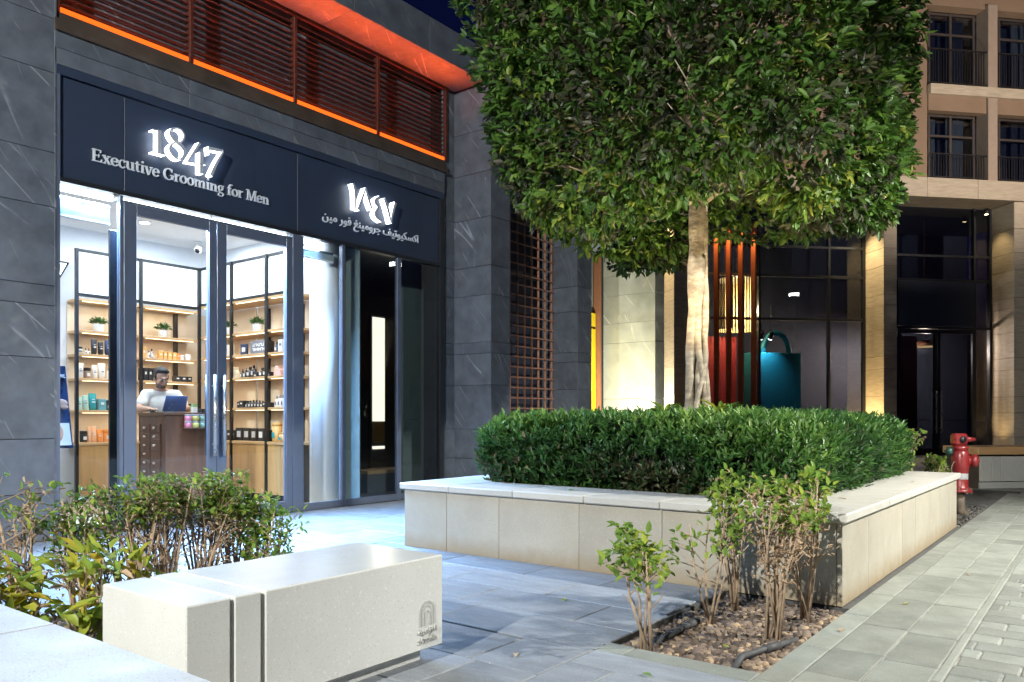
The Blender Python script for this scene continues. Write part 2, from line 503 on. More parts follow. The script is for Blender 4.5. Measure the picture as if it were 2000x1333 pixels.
LF_DRY = leafm('dry_leaf', [(0, (.24, .16, .10)), (1, (.62, .46, .30))], .8, .25)
def plain(name, c, r=.45): return mat(name, c, r, var=.05)
PC = {'black': plain('black_pack', (.02, .02, .022), .35), 'navy': plain('navy_pack', (.02, .04, .10), .35), 'white': plain('white_pack', (.75, .75, .74)),
      'grey': plain('grey_pack', (.3, .3, .32)), 'gold': plain('gold_pack', (.62, .34, .10)), 'orange': plain('orange_pack', (.75, .26, .05)),
      'brown': plain('brown_pack', (.28, .2, .14)), 'mint': plain('mint_pack', (.42, .68, .62)), 'teal': plain('teal_pack', (.02, .30, .33)),
      'tealgrey': plain('slate_teal_pack', (.11, .29, .32)), 'olive': plain('olive_pack', (.05, .08, .06)), 'green': plain('green_pack', (.25, .38, .16)),
      'cream': plain('cream_pack', (.72, .64, .5)), 'peach': plain('peach_pack', (.80, .45, .26)), 'pink': plain('pink_pack', (.7, .45, .42)),
      'slate': plain('slate_sign', (.17, .19, .24)), 'clear': plain('pale_jar', (.62, .60, .48), .2), 'label': plain('pale_label', (.7, .68, .64)),
      'yellow': plain('yellow_tin', (.42, .30, .06)), 'sage': plain('sage_tin', (.13, .19, .12)), 'rose': plain('rose_tin', (.36, .09, .13))}

def np_mesh(name, V, F, m, tint=None, smooth=False):
    """quads or tris from numpy arrays"""
    me = bpy.data.meshes.new(name)
    k = F.shape[1]
    me.vertices.add(len(V)); me.vertices.foreach_set('co', V.astype(np.float32).ravel())
    me.loops.add(F.size); me.loops.foreach_set('vertex_index', F.astype(np.int32).ravel())
    me.polygons.add(len(F)); me.polygons.foreach_set('loop_start', np.arange(0, F.size, k, dtype=np.int32))
    me.polygons.foreach_set('loop_total', np.full(len(F), k, dtype=np.int32))
    if smooth: me.polygons.foreach_set('use_smooth', np.ones(len(F), dtype=bool))
    if tint is not None:
        a = me.attributes.new('tint', 'FLOAT', 'POINT'); a.data.foreach_set('value', tint.astype(np.float32))
    me.materials.append(m)
    me.update(calc_edges=True); me.validate()
    return me

def leaf_mesh(name, P, D, N, L, W, m, tint, droop=.15, fold=.25, origin=(0, 0, 0)):
    """one folded six-point leaf per row: base P, direction D, rough normal N"""
    P = P - np.array(origin)
    D = D / (np.linalg.norm(D, axis=1, keepdims=True) + 1e-9)
    S = np.cross(D, N); S /= (np.linalg.norm(S, axis=1, keepdims=True) + 1e-9)
    U = np.cross(S, D)
    L = L[:, None]; W = W[:, None]
    b = P
    l1 = P + D * L * .32 - S * W * .5 + U * W * fold
    l2 = P + D * L * .70 - S * W * .42 + U * (W * fold - L * droop * .5)
    t = P + D * L - U * L * droop
    r2 = P + D * L * .70 + S * W * .42 + U * (W * fold - L * droop * .5)
    r1 = P + D * L * .32 + S * W * .5 + U * W * fold
    V = np.stack([b, l1, l2, t, r2, r1], 1).reshape(-1, 3)
    i = np.arange(len(P))[:, None] * 6
    F = np.concatenate([i + np.array([[0, 3, 2, 1]]), i + np.array([[0, 5, 4, 3]])], 0)
    return np_mesh(name, V, F, m, np.repeat(tint, 6))

def link(name, me, loc, parent=None):
    o = bpy.data.objects.new(name, me); COL.objects.link(o)
    o.location = Vector(loc)
    if parent is not None: o.parent = parent; o.location = Vector(loc) - off(parent)
    return o

def unit(n):
    v = NP.normal(size=(n, 3)); return v / np.linalg.norm(v, axis=1, keepdims=True)

# =================================================================== GROUND AND PAVING
g = MB(); g.add([(-400, -400, -.12), (400, -400, -.12), (400, 400, -.12), (-400, 400, -.12)], [(0, 1, 2, 3)])
struct(g.build('ground', M_ASPH))

BEDS = [(1.08, 3.12, 3.05, 4.66), (3.33, 4.78, 1.20, 1.95), (9.0, 11.62, 1.22, 2.1)]
KEEP = BEDS + [(4.80, 9.0, 1.26, 4.80)]
def cut_rects(rects, holes):
    for hx0, hx1, hy0, hy1 in holes:
        out = []
        for x0, x1, y0, y1 in rects:
            if x1 <= hx0 + 1e-4 or x0 >= hx1 - 1e-4 or y1 <= hy0 + 1e-4 or y0 >= hy1 - 1e-4:
                out.append((x0, x1, y0, y1)); continue
            if x0 < hx0: out.append((x0, hx0, y0, y1))
            if x1 > hx1: out.append((hx1, x1, y0, y1))
            a, b = max(x0, hx0), min(x1, hx1)
            if y0 < hy0: out.append((a, b, y0, hy0))
            if y1 > hy1: out.append((a, b, hy1, y1))
        rects = out
    return rects

def bedding(name, rect, gm=None):
    m = MB()
    for x0, x1, y0, y1 in cut_rects([rect], KEEP): m.box(x0, x1, y0, y1, -.115, -.008)
    return struct(m.build(name, gm or M_GROUT))

plaza = bedding('plaza_paving', (-3.0, 16.0, 1.06, 7.7))
def lay(root, name, rect, cw, ln, m, gap=.004, bev=.004, along='Y', seed=1, jit=.0012, limit=300):
    """courses of slabs: continuous joints along one axis, staggered joints across"""
    r = random.Random(seed)
    x0, x1, y0, y1 = rect
    A0, A1, B0, B1 = (x0, x1, y0, y1) if along == 'Y' else (y0, y1, x0, x1)
    out = []
    a = A0
    while a < A1 - .02:
        a2 = min(a + cw, A1)
        b = B0 - r.random() * ln
        while b < B1 - .02:
            L = ln * r.choice((.75, 1.0, 1.0, 1.25))
            b2 = min(b + L, B1); bb = max(b, B0)
            if b2 - bb > .03:
                q = (a, a2, bb, b2) if along == 'Y' else (bb, b2, a, a2)
                for c in cut_rects([q], KEEP):
                    if c[1] - c[0] > .03 and c[3] - c[2] > .03: out.append(c)
            b += L
        a = a2
    out.sort(key=lambda c: -(1 / ((c[0] + c[1]) ** 2 + (c[2] + c[3]) ** 2 + .1)))
    rest = MB()
    for i, c in enumerate(out):
        t = r.uniform(-jit, jit)
        if i < limit:
            piece(name, round(c[1] - c[0] - gap, 3), round(c[3] - c[2] - gap, 3), .05, bev, m, ((c[0] + c[1]) / 2, (c[2] + c[3]) / 2, -.025 + t), root, (r.uniform(-.002, .002), r.uniform(-.002, .002), r.uniform(-.0015, .0015)))
        else:
            rest.box(c[0] + gap / 2, c[1] - gap / 2, c[2] + gap / 2, c[3] - gap / 2, -.05 + t, t)
    if rest.v:
        tag(rest.build('distant_' + name + 's', m, root), kind='stuff')

lay(plaza, 'paving_slab', (.2, 9.6, 1.95, 7.56), .42, .82, M_PAVE, seed=3, gap=.006)
lay(plaza, 'paving_slab', (9.6, 14.0, 2.1, 6.9), .6, 1.2, M_PAVE, seed=4, gap=.006)
# border strip that frames the bed and follows the planter
lay(plaza, 'border_slab', (-.4, 13.5, 1.06, 1.20), .14, .62, M_PATH, along='X', seed=5, gap=.005)
lay(plaza, 'border_slab', (3.19, 3.33, 1.20, 1.95), .14, .5, M_PATH, seed=6, gap=.005)
lay(plaza, 'paving_slab', (-.4, 3.19, 1.20, 1.95), .42, .82, M_PAVE, seed=9, gap=.006)
M_GROUT2 = mat('pale_sand_joint', (.27, .265, .235), .9, var=.35, vs=14, bump=.3, bs=120)
path = bedding('stone_path', (-3.0, 22.0, .56, 1.06), M_GROUT2)
lay(path, 'path_slab', (-.4, 16.0, .60, 1.06), .23, .44, M_PATH, along='X', seed=7, gap=.008, jit=.003)
lay(path, 'kerb_strip', (-.4, 16.0, .56, .60), .04, .9, M_PATH, along='X', seed=8, gap=.004)
lane = bedding('paved_lane', (-3.0, 24.0, -6.0, .56), M_GROUT2)
lay(lane, 'paver', (2.2, 9.2, -2.0, .56), .16, .24, M_PAVER, seed=10, gap=.006, bev=.006)
fore = MB(); fore.box(9.2, 24.0, -6, .56, -.05, -.004); struct(fore.build('far_lane_surface', M_PAVER))
court = MB(); court.box(14.0, 34.0, 1.06, 30.0, -.1, -.006); struct(court.build('far_courtyard_paving', M_PATH))

# planting beds: soil sheet, wood chips, hoses
def bed(rect, name, nchips, m_chip, seed, lab, size=(.02, .055)):
    x0, x1, y0, y1 = rect
    r = np.random.default_rng(seed)
    n = 24
    m = MB(); vs = []; fs = []
    for j in range(n + 1):
        for i in range(n + 1):
            vs.append((x0 + (x1 - x0) * i / n, y0 + (y1 - y0) * j / n, -.05 + .02 * r.random()))
    for j in range(n):
        for i in range(n):
            k = j * (n + 1) + i; fs.append((k, k + 1, k + n + 2, k + n + 1))
    m.add(vs, fs)
    so = struct(m.build(name, M_SOIL, smooth=True))
    c = np.array([(x0 + x1) / 2, (y0 + y1) / 2, -.03])
    P = np.stack([r.uniform(x0 + .03, x1 - .03, nchips), r.uniform(y0 + .03, y1 - .03, nchips), r.uniform(-.045, -.022, nchips)], 1) - c
    an = r.uniform(0, 6.283, nchips); L = r.uniform(size[0], size[1], nchips); W = L * r.uniform(.35, .8, nchips); T = r.uniform(.006, .012, nchips)
    D = np.stack([np.cos(an), np.sin(an), r.uniform(-.3, .3, nchips)], 1); S = np.stack([-np.sin(an), np.cos(an), r.uniform(-.3, .3, nchips)], 1)
    U = np.cross(D, S)
    V = []
    for sx, sy, sz in ((-1, 0, 0), (-.4, -1, 0), (.5, -.9, 0), (1, .1, 0), (.4, 1, 0), (-.5, .8, 0)):
        V.append(P + D * (L * sx * .5)[:, None] + S * (W * sy * .5)[:, None] - U * T[:, None] * .5)
    for sx, sy, sz in ((-.8, 0, 0), (-.3, -.7, 0), (.4, -.65, 0), (.8, .1, 0), (.3, .7, 0), (-.4, .6, 0)):
        V.append(P + D * (L * sx * .5)[:, None] + S * (W * sy * .5)[:, None] + U * T[:, None])
    V = np.stack(V, 1).reshape(-1, 3)
    i = np.arange(nchips)[:, None] * 12
    Q = [[a, (a + 1) % 6, (a + 1) % 6 + 6, a + 6] for a in range(6)] + [[6, 7, 8, 9], [6, 9, 10, 11]]
    F = np.concatenate([i + np.array([q]) for q in Q], 0)
    me = np_mesh(name + '_chips', V, F, m_chip, np.repeat(r.random(nchips), 12))
    o = link(lab[2], me, c); tag(o, lab[0], lab[1], kind='stuff')
    return so

M_CHIP = leafm('bark_chip', [(0, (.045, .032, .024)), (.5, (.14, .098, .07)), (.88, (.24, .18, .13)), (1, (.46, .33, .19))], .85, 0.02)
M_STONEC = leafm('gravel_stone', [(0, (.02, .02, .02)), (1, (.14, .135, .12))], .7, 0.02)
bed(BEDS[0], 'left_soil_bed', 2600, M_CHIP, 1, ('brown bark mulch under the shrubs behind the white bench', 'mulch', 'bark_mulch'))
bed(BEDS[1], 'front_soil_bed', 3000, M_CHIP, 2, ('brown bark mulch in the bed before the granite planter', 'mulch', 'bark_mulch'), (.025, .075))
bed(BEDS[2], 'hydrant_soil_bed', 1500, M_STONEC, 3, ('dark gravel around the foot of the red hydrant', 'gravel', 'dark_gravel'))

def hose(pts, lab):
    m = MB(); m.tube(pts, .016, 8)
    j = MB(); k = len(pts) // 2
    t = thing('irrigation_hose', pts[0], lab, 'hose', 'irrigation hoses in the front bed')
    m.build('pipe', M_HOSE, t, True)
    j.tube([pts[k], (np.array(pts[k]) * .2 + np.array(pts[k + 1]) * .8)], .021, 8); j.build('joint', M_HOSE, t, True)
hose([(3.36, 1.33, -.012), (3.5, 1.35, .0), (3.66, 1.30, .006), (3.82, 1.27, -.002), (4.0, 1.26, -.02)], 'grey irrigation hose on the mulch near the path edge')
hose([(3.5, 1.80, -.02), (3.65, 1.77, .0), (3.85, 1.78, .0), (4.05, 1.80, -.015)], 'black irrigation hose on the mulch beside the left sapling')

# =================================================================== SHOP BUILDING
YF = 7.60
shop = thing('shop_building', (3.1, 7.6, 0), 'dark slate shop front with glazed doors, navy fascia and orange lit louvres', 'building')
JZ = [0, .43, .915, 1.64, 2.11, 2.29, 3.0, 3.49, 4.21, 4.70, 5.42, 5.9]
JZ2 = [0, .52, .94, 1.57, 2.02, 2.18, 2.85, 3.26, 3.95, 4.6, 5.2, 5.84]
JZ3 = [0, .45, 1.18, 1.48, 2.58, 2.97, 3.52, 3.91, 4.35, 5.0, 5.84]

def clad_pillar(root, x0, x1, y0, y1, zs, m, t=.02, gap=.005, faces=('-Y', '-X'), name='stone_pillar'):
    """a pillar core with separate cladding panels proud of it"""
    p_ = part(name, ((x0 + x1) / 2, (y0 + y1) / 2, 0), root)
    c = MB(); c.box(x0 + t, x1 - t * .2, y0 + t, y1, zs[0], zs[-1]); c.build('pillar_core', M_BLACK, p_)
    for a, b in zip(zs[:-1], zs[1:]):
        j = RN.uniform(-.0015, .0015)
        if '-Y' in faces: pbox('cladding_panel', x0 + (t + .001 if '-X' in faces else 0), x1, y0 + j, y0 + t, a + gap / 2, b - gap / 2, .002, m, p_)
        if '-X' in faces: pbox('cladding_panel', x0 + j, x0 + t, y0, y1, a + gap / 2, b - gap / 2, .002, m, p_)
        if '+X' in faces: pbox('cladding_panel', x1 + .0005, x1 + t + j, y0, y1, a + gap / 2, b - gap / 2, .002, m, p_)
    return p_

clad_pillar(shop, 1.0, 3.068, 7.56, 8.2, JZ, M_SLATE, faces=('-Y', '+X'))
clad_pillar(shop, 8.525, 8.97, 6.92, 8.0, JZ2, M_SLATE)
clad_pillar(shop, 8.27, 8.524, 7.605, 8.0, JZ2, M_SLATE, faces=('-Y',), name='stone_jamb')
clad_pillar(shop, 10.77, 11.21, 6.92, 8.0, JZ2, M_SLATE)
clad_pillar(shop, 13.51, 13.90, 6.92, 9.2, JZ3, M_PALE)

# fascia: navy sign panels in a recessed frame, marble beam above
sp = part('fascia', (5.65, YF, 3.8), shop)
for a, b in ((3.125, 3.708), (3.714, 5.738), (5.744, 8.175)):
    pbox('sign_panel', a, b, YF - .01, YF + .03, 3.30, 4.215, .002, M_SIGN, sp)
fr = MB(); fr.box(3.09, 8.25, YF - .035, YF + .08, 4.225, 4.305); fr.build('fascia_head_trim', M_SIGN, sp)
fr = MB(); fr.box(3.07, 3.12, YF - .035, YF + .08, 0, 4.224); fr.build('left_jamb_trim', M_FRAME, sp)
fr = MB(); fr.box(8.18, 8.262, YF - .035, YF + .08, 0, 4.224); fr.build('right_jamb_trim', M_DFRAME, sp)
fr = MB(); fr.box(3.121, 8.179, YF - .03, YF + .06, 3.255, 3.298); fr.build('fascia_foot_trim', M_DFRAME, sp)
fr = MB(); fr.box(3.13, 8.17, YF + .031, YF + .1, 3.3, 4.22); fr.build('fascia_backing', M_BLACK, sp)
bm_ = part('marble_beam', (5.65, YF, 4.45), shop)
for i in range(4):
    a = 3.072 + i * 1.2995
    pbox('beam_panel', a, a + 1.295, YF - .04, YF + .1, 4.308, 4.455, .002, M_SLATE, bm_)
    pbox('beam_panel', a, a + 1.295, YF - .042, YF + .1, 4.459, 4.60, .002, M_SLATE, bm_)
tr = MB(); tr.box(3.07, 8.30, YF - .075, YF + .12, 4.605, 4.655); tr.box(3.07, 8.30, YF - .05, YF + .12, 4.656, 4.72); tr.box(3.07, 8.30, YF - .02, YF + .12, 4.721, 4.79)
tr.build('louvre_sill', M_BROWNTRIM, shop)
# louvre screen
lv = part('louvre_screen', (5.7, YF, 5.3), shop)
PX = [3.10 + 1.303 * i for i in range(5)]
for x in PX: pbox('louvre_post', x - .022, x + .022, YF - .03, YF + .05, 4.792, 5.80, .003, M_SLAT, lv)
for i in range(4):
    for k in range(14):
        z = 4.885 + k * .065
        piece('louvre_slat', 1.303 - .046, .042, .013, .003, M_SLAT, ((PX[i] + PX[i + 1]) / 2, YF + .012, z), lv, (rad(4), 0, 0))
tp = MB(); tp.box(3.07, 8.35, YF - .035, YF + .06, 5.802, 5.848); tp.build('louvre_top_rail', M_SLAT, lv)
led = MB()
for i in range(4): led.box(PX[i] + .03, PX[i + 1] - .03, YF - .02, YF - .005, 4.800, 4.84)
led.build('led_line', EM_LED, lv)
for i in range(4):
    lamp('led_glow', 'AREA', ((PX[i] + PX[i + 1]) / 2, YF - .055, 4.86), E_LED, ORANGE, None, size=1.25, size_y=.02, look=((PX[i] + PX[i + 1]) / 2, YF - .42, 5.85), spread=60)
    lamp('led_glow', 'AREA', ((PX[i] + PX[i + 1]) / 2, YF + .12, 4.80), E_LED * .06, ORANGE, None, size=1.25, size_y=.03, look=((PX[i] + PX[i + 1]) / 2, YF + .2, 5.8))
wb = part('wall_behind_louvres', (5.7, 7.86, 5.3), shop)
for i in range(4):
    for a, b in ((4.6, 5.2), (5.204, 5.847)):
        pbox('wall_panel', 3.07 + i * 1.37, 3.07 + (i + 1) * 1.37 - .004, 7.86, 7.9, a, b, .002, M_SLATE, wb)
# soffit and cornice
so = part('soffit', (5.5, 7.3, 5.86), shop)
for i in range(7):
    a = 1.0 + i * 1.27
    pbox('soffit_panel', a, a + 1.266, 7.02, 7.9, 5.852, 5.875, .002, M_SLATE, so)
co = part('cornice', (5.5, 7.0, 6.07), shop)
for i in range(7):
    a = 1.0 + i * 1.27
    pbox('cornice_panel', a, a + 1.266, 6.98, 7.015, 5.83, 6.29, .003, M_SLATE, co)
rf = MB(); rf.box(1.0, 9.89, 7.016, 12.0, 5.88, 6.28); rf.box(1.0, 9.89, 7.95, 12.0, 4.0, 5.85); rf.build('roof_mass', M_BLACK, shop)
# header wall over the passage bays
hw = MB(); hw.box(8.97, 14.0, 7.42, 8.0, 4.3, 6.2); hw.box(9.9, 14.0, 6.95, 7.4, 5.0, 6.2); hw.build('bay_header_wall', M_SLATE, shop)
# lattice bay
lt = part('lattice_screen', (9.9, 7.4, 2.1), shop)
M_LATT = mat('copper_brown_lattice', (.34, .17, .11), .5, metal=.1, var=.1)
for k in range(10):
    x = 9.02 + k * .19
    pbox('lattice_upright', x - .011, x + .011, 7.39, 7.42, 0.0, 4.3, .002, M_LATT, lt)
for k in range(26):
    z = .12 + k * .162
    pbox('lattice_rail', 8.972, 10.768, 7.375, 7.389, z - .011, z + .011, .002, M_LATT, lt)
lb = MB(); lb.box(8.98, 10.76, 7.75, 7.8, 0, 4.3); lb.build('lattice_backing', M_DARKGL, shop)
# glazed bay with the yellow board
yb = MB(); yb.box(11.9, 13.27, 8.10, 8.14, .0, 2.86); yb.build('yellow_board', M_YELLOW, shop)
yb = MB(); yb.box(11.9, 13.27, 8.10, 8.14, 2.91, 3.17); yb.build('yellow_board', M_YELLOW, shop)
yb = MB(); yb.box(11.9, 13.27, 8.16, 8.2, 0.0, 4.3); yb.build('bay_window_back', M_GRNROOM, shop)
op = MB(); op.box(13.29, 13.36, 8.02, 8.16, 0, 4.3); op.build('bay_post', M_FINS, shop)
op = MB(); op.box(13.40, 13.49, 8.05, 8.18, 0, 4.3); op.build('bay_frame', M_DFRAME, shop)

# ---- glazed front
def frame_rect(x0, x1, z0, z1, w, wt, wb_, y0, y1):
    m = MB()
    m.box(x0, x0 + w, y0, y1, z0, z1, .003); m.box(x1 - w, x1, y0, y1, z0, z1, .003)
    m.box(x0 + w + .0005, x1 - w - .0005, y0 + .001, y1 - .001, z1 - wt, z1 - .0005, .003); m.box(x0 + w + .0005, x1 - w - .0005, y0 + .001, y1 - .001, z0 + .0005, z0 + wb_, .003)
    return m
def door(x0, x1, lw, rw, hx, side):
    d = part('door', ((x0 + x1) / 2, YF, 0), shop)
    m = MB(); y0, y1 = YF - .03, YF + .03
    m.box(x0, x0 + lw, y0, y1, .012, 3.19, .004); m.box(x1 - rw, x1, y0, y1, .012, 3.19, .004)
    m.box(x0 + lw + .0005, x1 - rw - .0005, y0 + .001, y1 - .001, 3.09, 3.189, .003); m.box(x0 + lw + .0005, x1 - rw - .0005, y0 + .001, y1 - .001, .013, .135, .003)
    m.build('door_frame', M_FRAME, d)
    m = MB(); m.box(x0 + lw - .01, x1 - rw + .01, YF - .004, YF + .004, .13, 3.095); m.build('door_glass', GL_SHOP, d)
    for yy, mm in ((YF - .085, M_STEEL), (YF + .085, M_BLACK)):
        m = MB()
        m.tube([(hx, yy, .70), (hx, yy, 1.56)], .017, 12)
        for z in (.82, 1.44): m.tube([(hx, yy, z), (hx, YF, z)], .009, 8)
        m.build('pull_handle', mm, d, True)
    m = MB(); m.box(hx - .02, hx + .02, YF - .036, YF - .031, .40, .47, .004); m.build('lock_plate', M_STEEL, d)
door(3.70, 4.685, .125, .085, 4.635, 1)
door(4.692, 5.66, .115, .085, 4.745, -1)
def pane(x0, x1, z0, z1, gl=GL_SHOP, nm_='window_pane'):
    m = MB(); m.box(x0, x1, YF - .004, YF + .004, z0, z1); return m.build(nm_, gl, shop)
fm = MB()
fm.box(3.66, 3.695, YF - .028, YF + .03, 0, 3.25, .003)
fm.box(5.665, 5.82, YF - .028, YF + .03, 0, 3.25, .003)
fm.box(6.40, 6.45, YF - .028, YF + .03, 0, 3.25, .003)
fm.box(7.35, 7.42, YF - .028, YF + .03, 0, 3.25, .003)
for a, b in ((3.121, 3.659), (5.821, 6.399), (6.451, 7.349), (7.421, 8.179)): fm.box(a, b, YF - .027, YF + .03, .002, .085, .003)
fm.box(3.696, 5.664, YF - .026, YF + .03, 3.195, 3.21, .002)
fm.build('window_frame', M_FRAME, shop)
fm = MB(); fm.box(3.121, 8.179, YF + .031, YF + .06, 0.001, .012); fm.build('threshold', M_STEEL, shop)
pane(3.12, 3.66, .085, 3.255); pane(5.82, 6.40, .085, 3.255); pane(6.45, 7.35, .085, 3.255, GL_DARK); pane(7.42, 8.18, .085, 3.255, GL_DARK)
pane(3.696, 5.664, 3.211, 3.255)
# interior shell
fi = MB(); fi.box(2.6, 6.74, 7.63, 10.74, -.05, .002); fi.build('shop_floor', M_FLOORIN, shop)
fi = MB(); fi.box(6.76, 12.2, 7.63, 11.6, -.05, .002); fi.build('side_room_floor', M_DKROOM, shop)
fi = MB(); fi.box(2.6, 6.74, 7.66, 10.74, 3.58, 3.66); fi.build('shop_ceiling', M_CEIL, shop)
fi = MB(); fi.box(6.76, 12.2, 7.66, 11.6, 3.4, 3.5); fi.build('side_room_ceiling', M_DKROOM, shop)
fi = MB(); fi.box(2.6, 6.74, 10.72, 10.78, 0, 3.58); fi.build('shop_back_wall', M_WALLW, shop)
fi = MB(); fi.box(2.52, 2.6, 7.64, 10.78, 0, 3.66); fi.build('shop_left_wall', M_WALLW, shop)
fi = MB(); fi.box(6.58, 6.64, 8.18, 10.719, 0, 3.58); fi.build('shop_right_wall', M_WALLW, shop)
fi = MB(); fi.box(6.745, 6.755, 7.64, 10.78, 0, 3.66); fi.build('partition_wall', M_GRNROOM, shop)
fi = MB(); fi.lathe([(.19, .0), (.19, 3.579)], (6.46, 7.98, 0), 32); fi.build('round_column', M_WALLW, shop, True)
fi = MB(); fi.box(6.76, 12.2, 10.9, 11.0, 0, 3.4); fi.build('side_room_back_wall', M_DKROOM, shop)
fi = MB(); fi.box(7.35, 7.62, 8.75, 8.82, 0, 3.4); fi.build('side_room_pier', M_GRNROOM, shop)
fi = MB(); fi.box(8.05, 8.5, 8.18, 8.24, 0, 3.4); fi.build('side_room_pier', M_GRNROOM, shop)
fi = MB(); fi.box(3.696, 6.4, 7.64, 7.66, 3.26, 3.7); fi.box(3.1, 3.69, 7.64, 7.66, 3.26, 3.7); fi.box(6.41, 8.2, 7.64, 7.66, 3.26, 3.6); fi.build('window_head_box', M_BLACK, shop)
# roller blinds and linear lights in the window head
def blind(x0, x1, zb, lab):
    t = thing('roller_blind', ((x0 + x1) / 2, 7.72, 3.2), lab, 'blind', 'roller blinds in the window head')
    m = MB(); m.box(x0, x1, 7.715, 7.719, zb, 3.15); m.build('fabric', M_BLIND, t)
    m = MB(); m.tube([(x0, 7.74, 3.14), (x1, 7.74, 3.14)], .028, 12); m.build('roller_tube', M_BLIND, t, True)
    m = MB(); m.box(x0, x1, 7.708, 7.726, zb - .022, zb - .0005, .003); m.build('bottom_bar', M_WHITEPL, t)
blind(3.14, 3.63, 2.99, 'half raised grey roller blind left of the glass doors')
blind(5.84, 6.38, 3.06, 'nearly raised grey roller blind right of the glass doors')
def strip(x0, x1, lab, k=1.0):
    t = thing('linear_light', ((x0 + x1) / 2, 7.76, 3.24), lab, 'light', 'linear lights above the shop window')
    m = MB(); m.box(x0, x1, 7.70, 7.78, 3.232, 3.259, .003); m.build('housing', M_WHITEPL, t)
    m = MB(); m.box(x0 + .01, x1 - .01, 7.665, 7.6995, 3.20, 3.256); m.build('diffuser', EM_STRIP, t)
    lamp('tube', 'AREA', ((x0 + x1) / 2, 7.73, 3.17), k * E_STRIP * (x1 - x0) / 3, COOL, t, size=x1 - x0, size_y=.08, look=((x0 + x1) / 2, 5.8, 0), spread=120)
strip(3.13, 3.65, 'white linear light above the left window pane')
strip(3.70, 4.68, 'white linear light above the left glass door')
strip(4.70, 5.65, 'white linear light above the right glass door')
strip(5.83, 6.15, 'white linear light above the pane beside the round column', .25)
k = 0
for y, n_ in ((8.2, 'nearer the glass doors'), (9.7, 'nearer the back shelves')):
    for x, s_ in ((3.6, 'left'), (5.0, 'middle'), (5.95, 'right')):
        t = thing('ceiling_downlight', (x, y, 3.58), f'round white ceiling downlight, {s_} one of the row {n_}', 'light', 'round downlights in the shop ceiling')
        m = MB(); m.lathe([(.06, 3.572), (.075, 3.572), (.078, 3.579)], (x, y, 0), 20); m.build('rim', M_WHITEPL, t, True)
        m = MB(); m.lathe([(.058, 3.566), (.058, 3.5715)], (x, y, 0), 20); m.build('lens', EM_DOWN, t)
        lamp('beam', 'AREA', (x, y, 3.555), E_CEIL / 6, WHITE, t, size=.5, size_y=.5)
m = MB()
for q in range(4): m.box(4.25 + q * .014, 4.258 + q * .014, 9.4, 9.9, 3.570, 3.5795)
tag(m.build('ceiling_vent', M_BLACK), 'slim black slot vent in the white shop ceiling', 'vent')

# dark inner panel beside the left door
m = MB(); m.box(3.625, 3.73, 7.70, 7.73, 0.003, 2.93, .003)
tag(m.build('tall_panel', M_BLACK), 'tall narrow black panel standing behind the left window pane', 'panel')

# =================================================================== SHOP SIGNS
def stroke(m, pts, y0, y1, capr=True, mi_f=0, mi_s=1):
    """variable-width stroke in the XZ plane, extruded from y0 (front) to y1; pts (x, z, width)"""
    L, Rr = [], []
    n = len(pts)
    closed = n > 3 and abs(pts[0][0] - pts[-1][0]) < 1e-6 and abs(pts[0][1] - pts[-1][1]) < 1e-6
    for i, (x, z, w) in enumerate(pts):
        if closed:
            a = pts[i - 1] if i > 0 else pts[-2]; b = pts[i + 1] if i < n - 1 else pts[1]
        else:
            a = pts[max(0, i - 1)]; b = pts[min(n - 1, i + 1)]
        dx, dz = b[0] - a[0], b[1] - a[1]; d = math.hypot(dx, dz) or 1
        nx, nz = -dz / d, dx / d
        L.append((x + nx * w / 2, z + nz * w / 2)); Rr.append((x - nx * w / 2, z - nz * w / 2))
    vs, ff, fs = [], [], []
    for i in range(n):
        vs += [(L[i][0], y0, L[i][1]), (Rr[i][0], y0, Rr[i][1]), (L[i][0], y1, L[i][1]), (Rr[i][0], y1, Rr[i][1])]
    for i in range(n - 1):
        a, b = i * 4, i * 4 + 4
        ff.append((a, b, b + 1, a + 1))
        fs += [(a, a + 2, b + 2, b), (a + 1, b + 1, b + 3, a + 3)]
    if not closed:
        fs += [(0, 1, 3, 2), (4 * n - 4, 4 * n - 2, 4 * n - 1, 4 * n - 3)]
    m.add(vs, ff, mi_f); m.add(vs, fs, mi_s)

def smooth_pts(pts, k=3):
    """Catmull-Rom refinement"""
    if len(pts) < 3: return pts
    out = []
    n = len(pts)
    closed = abs(pts[0][0] - pts[-1][0]) < 1e-6 and abs(pts[0][1] - pts[-1][1]) < 1e-6
    for i in range(n - 1):
        p0 = pts[i - 1] if i > 0 else (pts[-2] if closed else pts[0]); p1 = pts[i]; p2 = pts[i + 1]
        p3 = pts[i + 2] if i + 2 < n else (pts[1] if closed else pts[-1])
        for j in range(k):
            t = j / k
            out.append(tuple(.5 * (2 * b + (c - a) * t + (2 * a - 5 * b + 4 * c - d) * t * t + (3 * b - a - 3 * c + d) * t ** 3) for a, b, c, d in zip(p0, p1, p2, p3)))
    out.append(pts[-1])
    return out

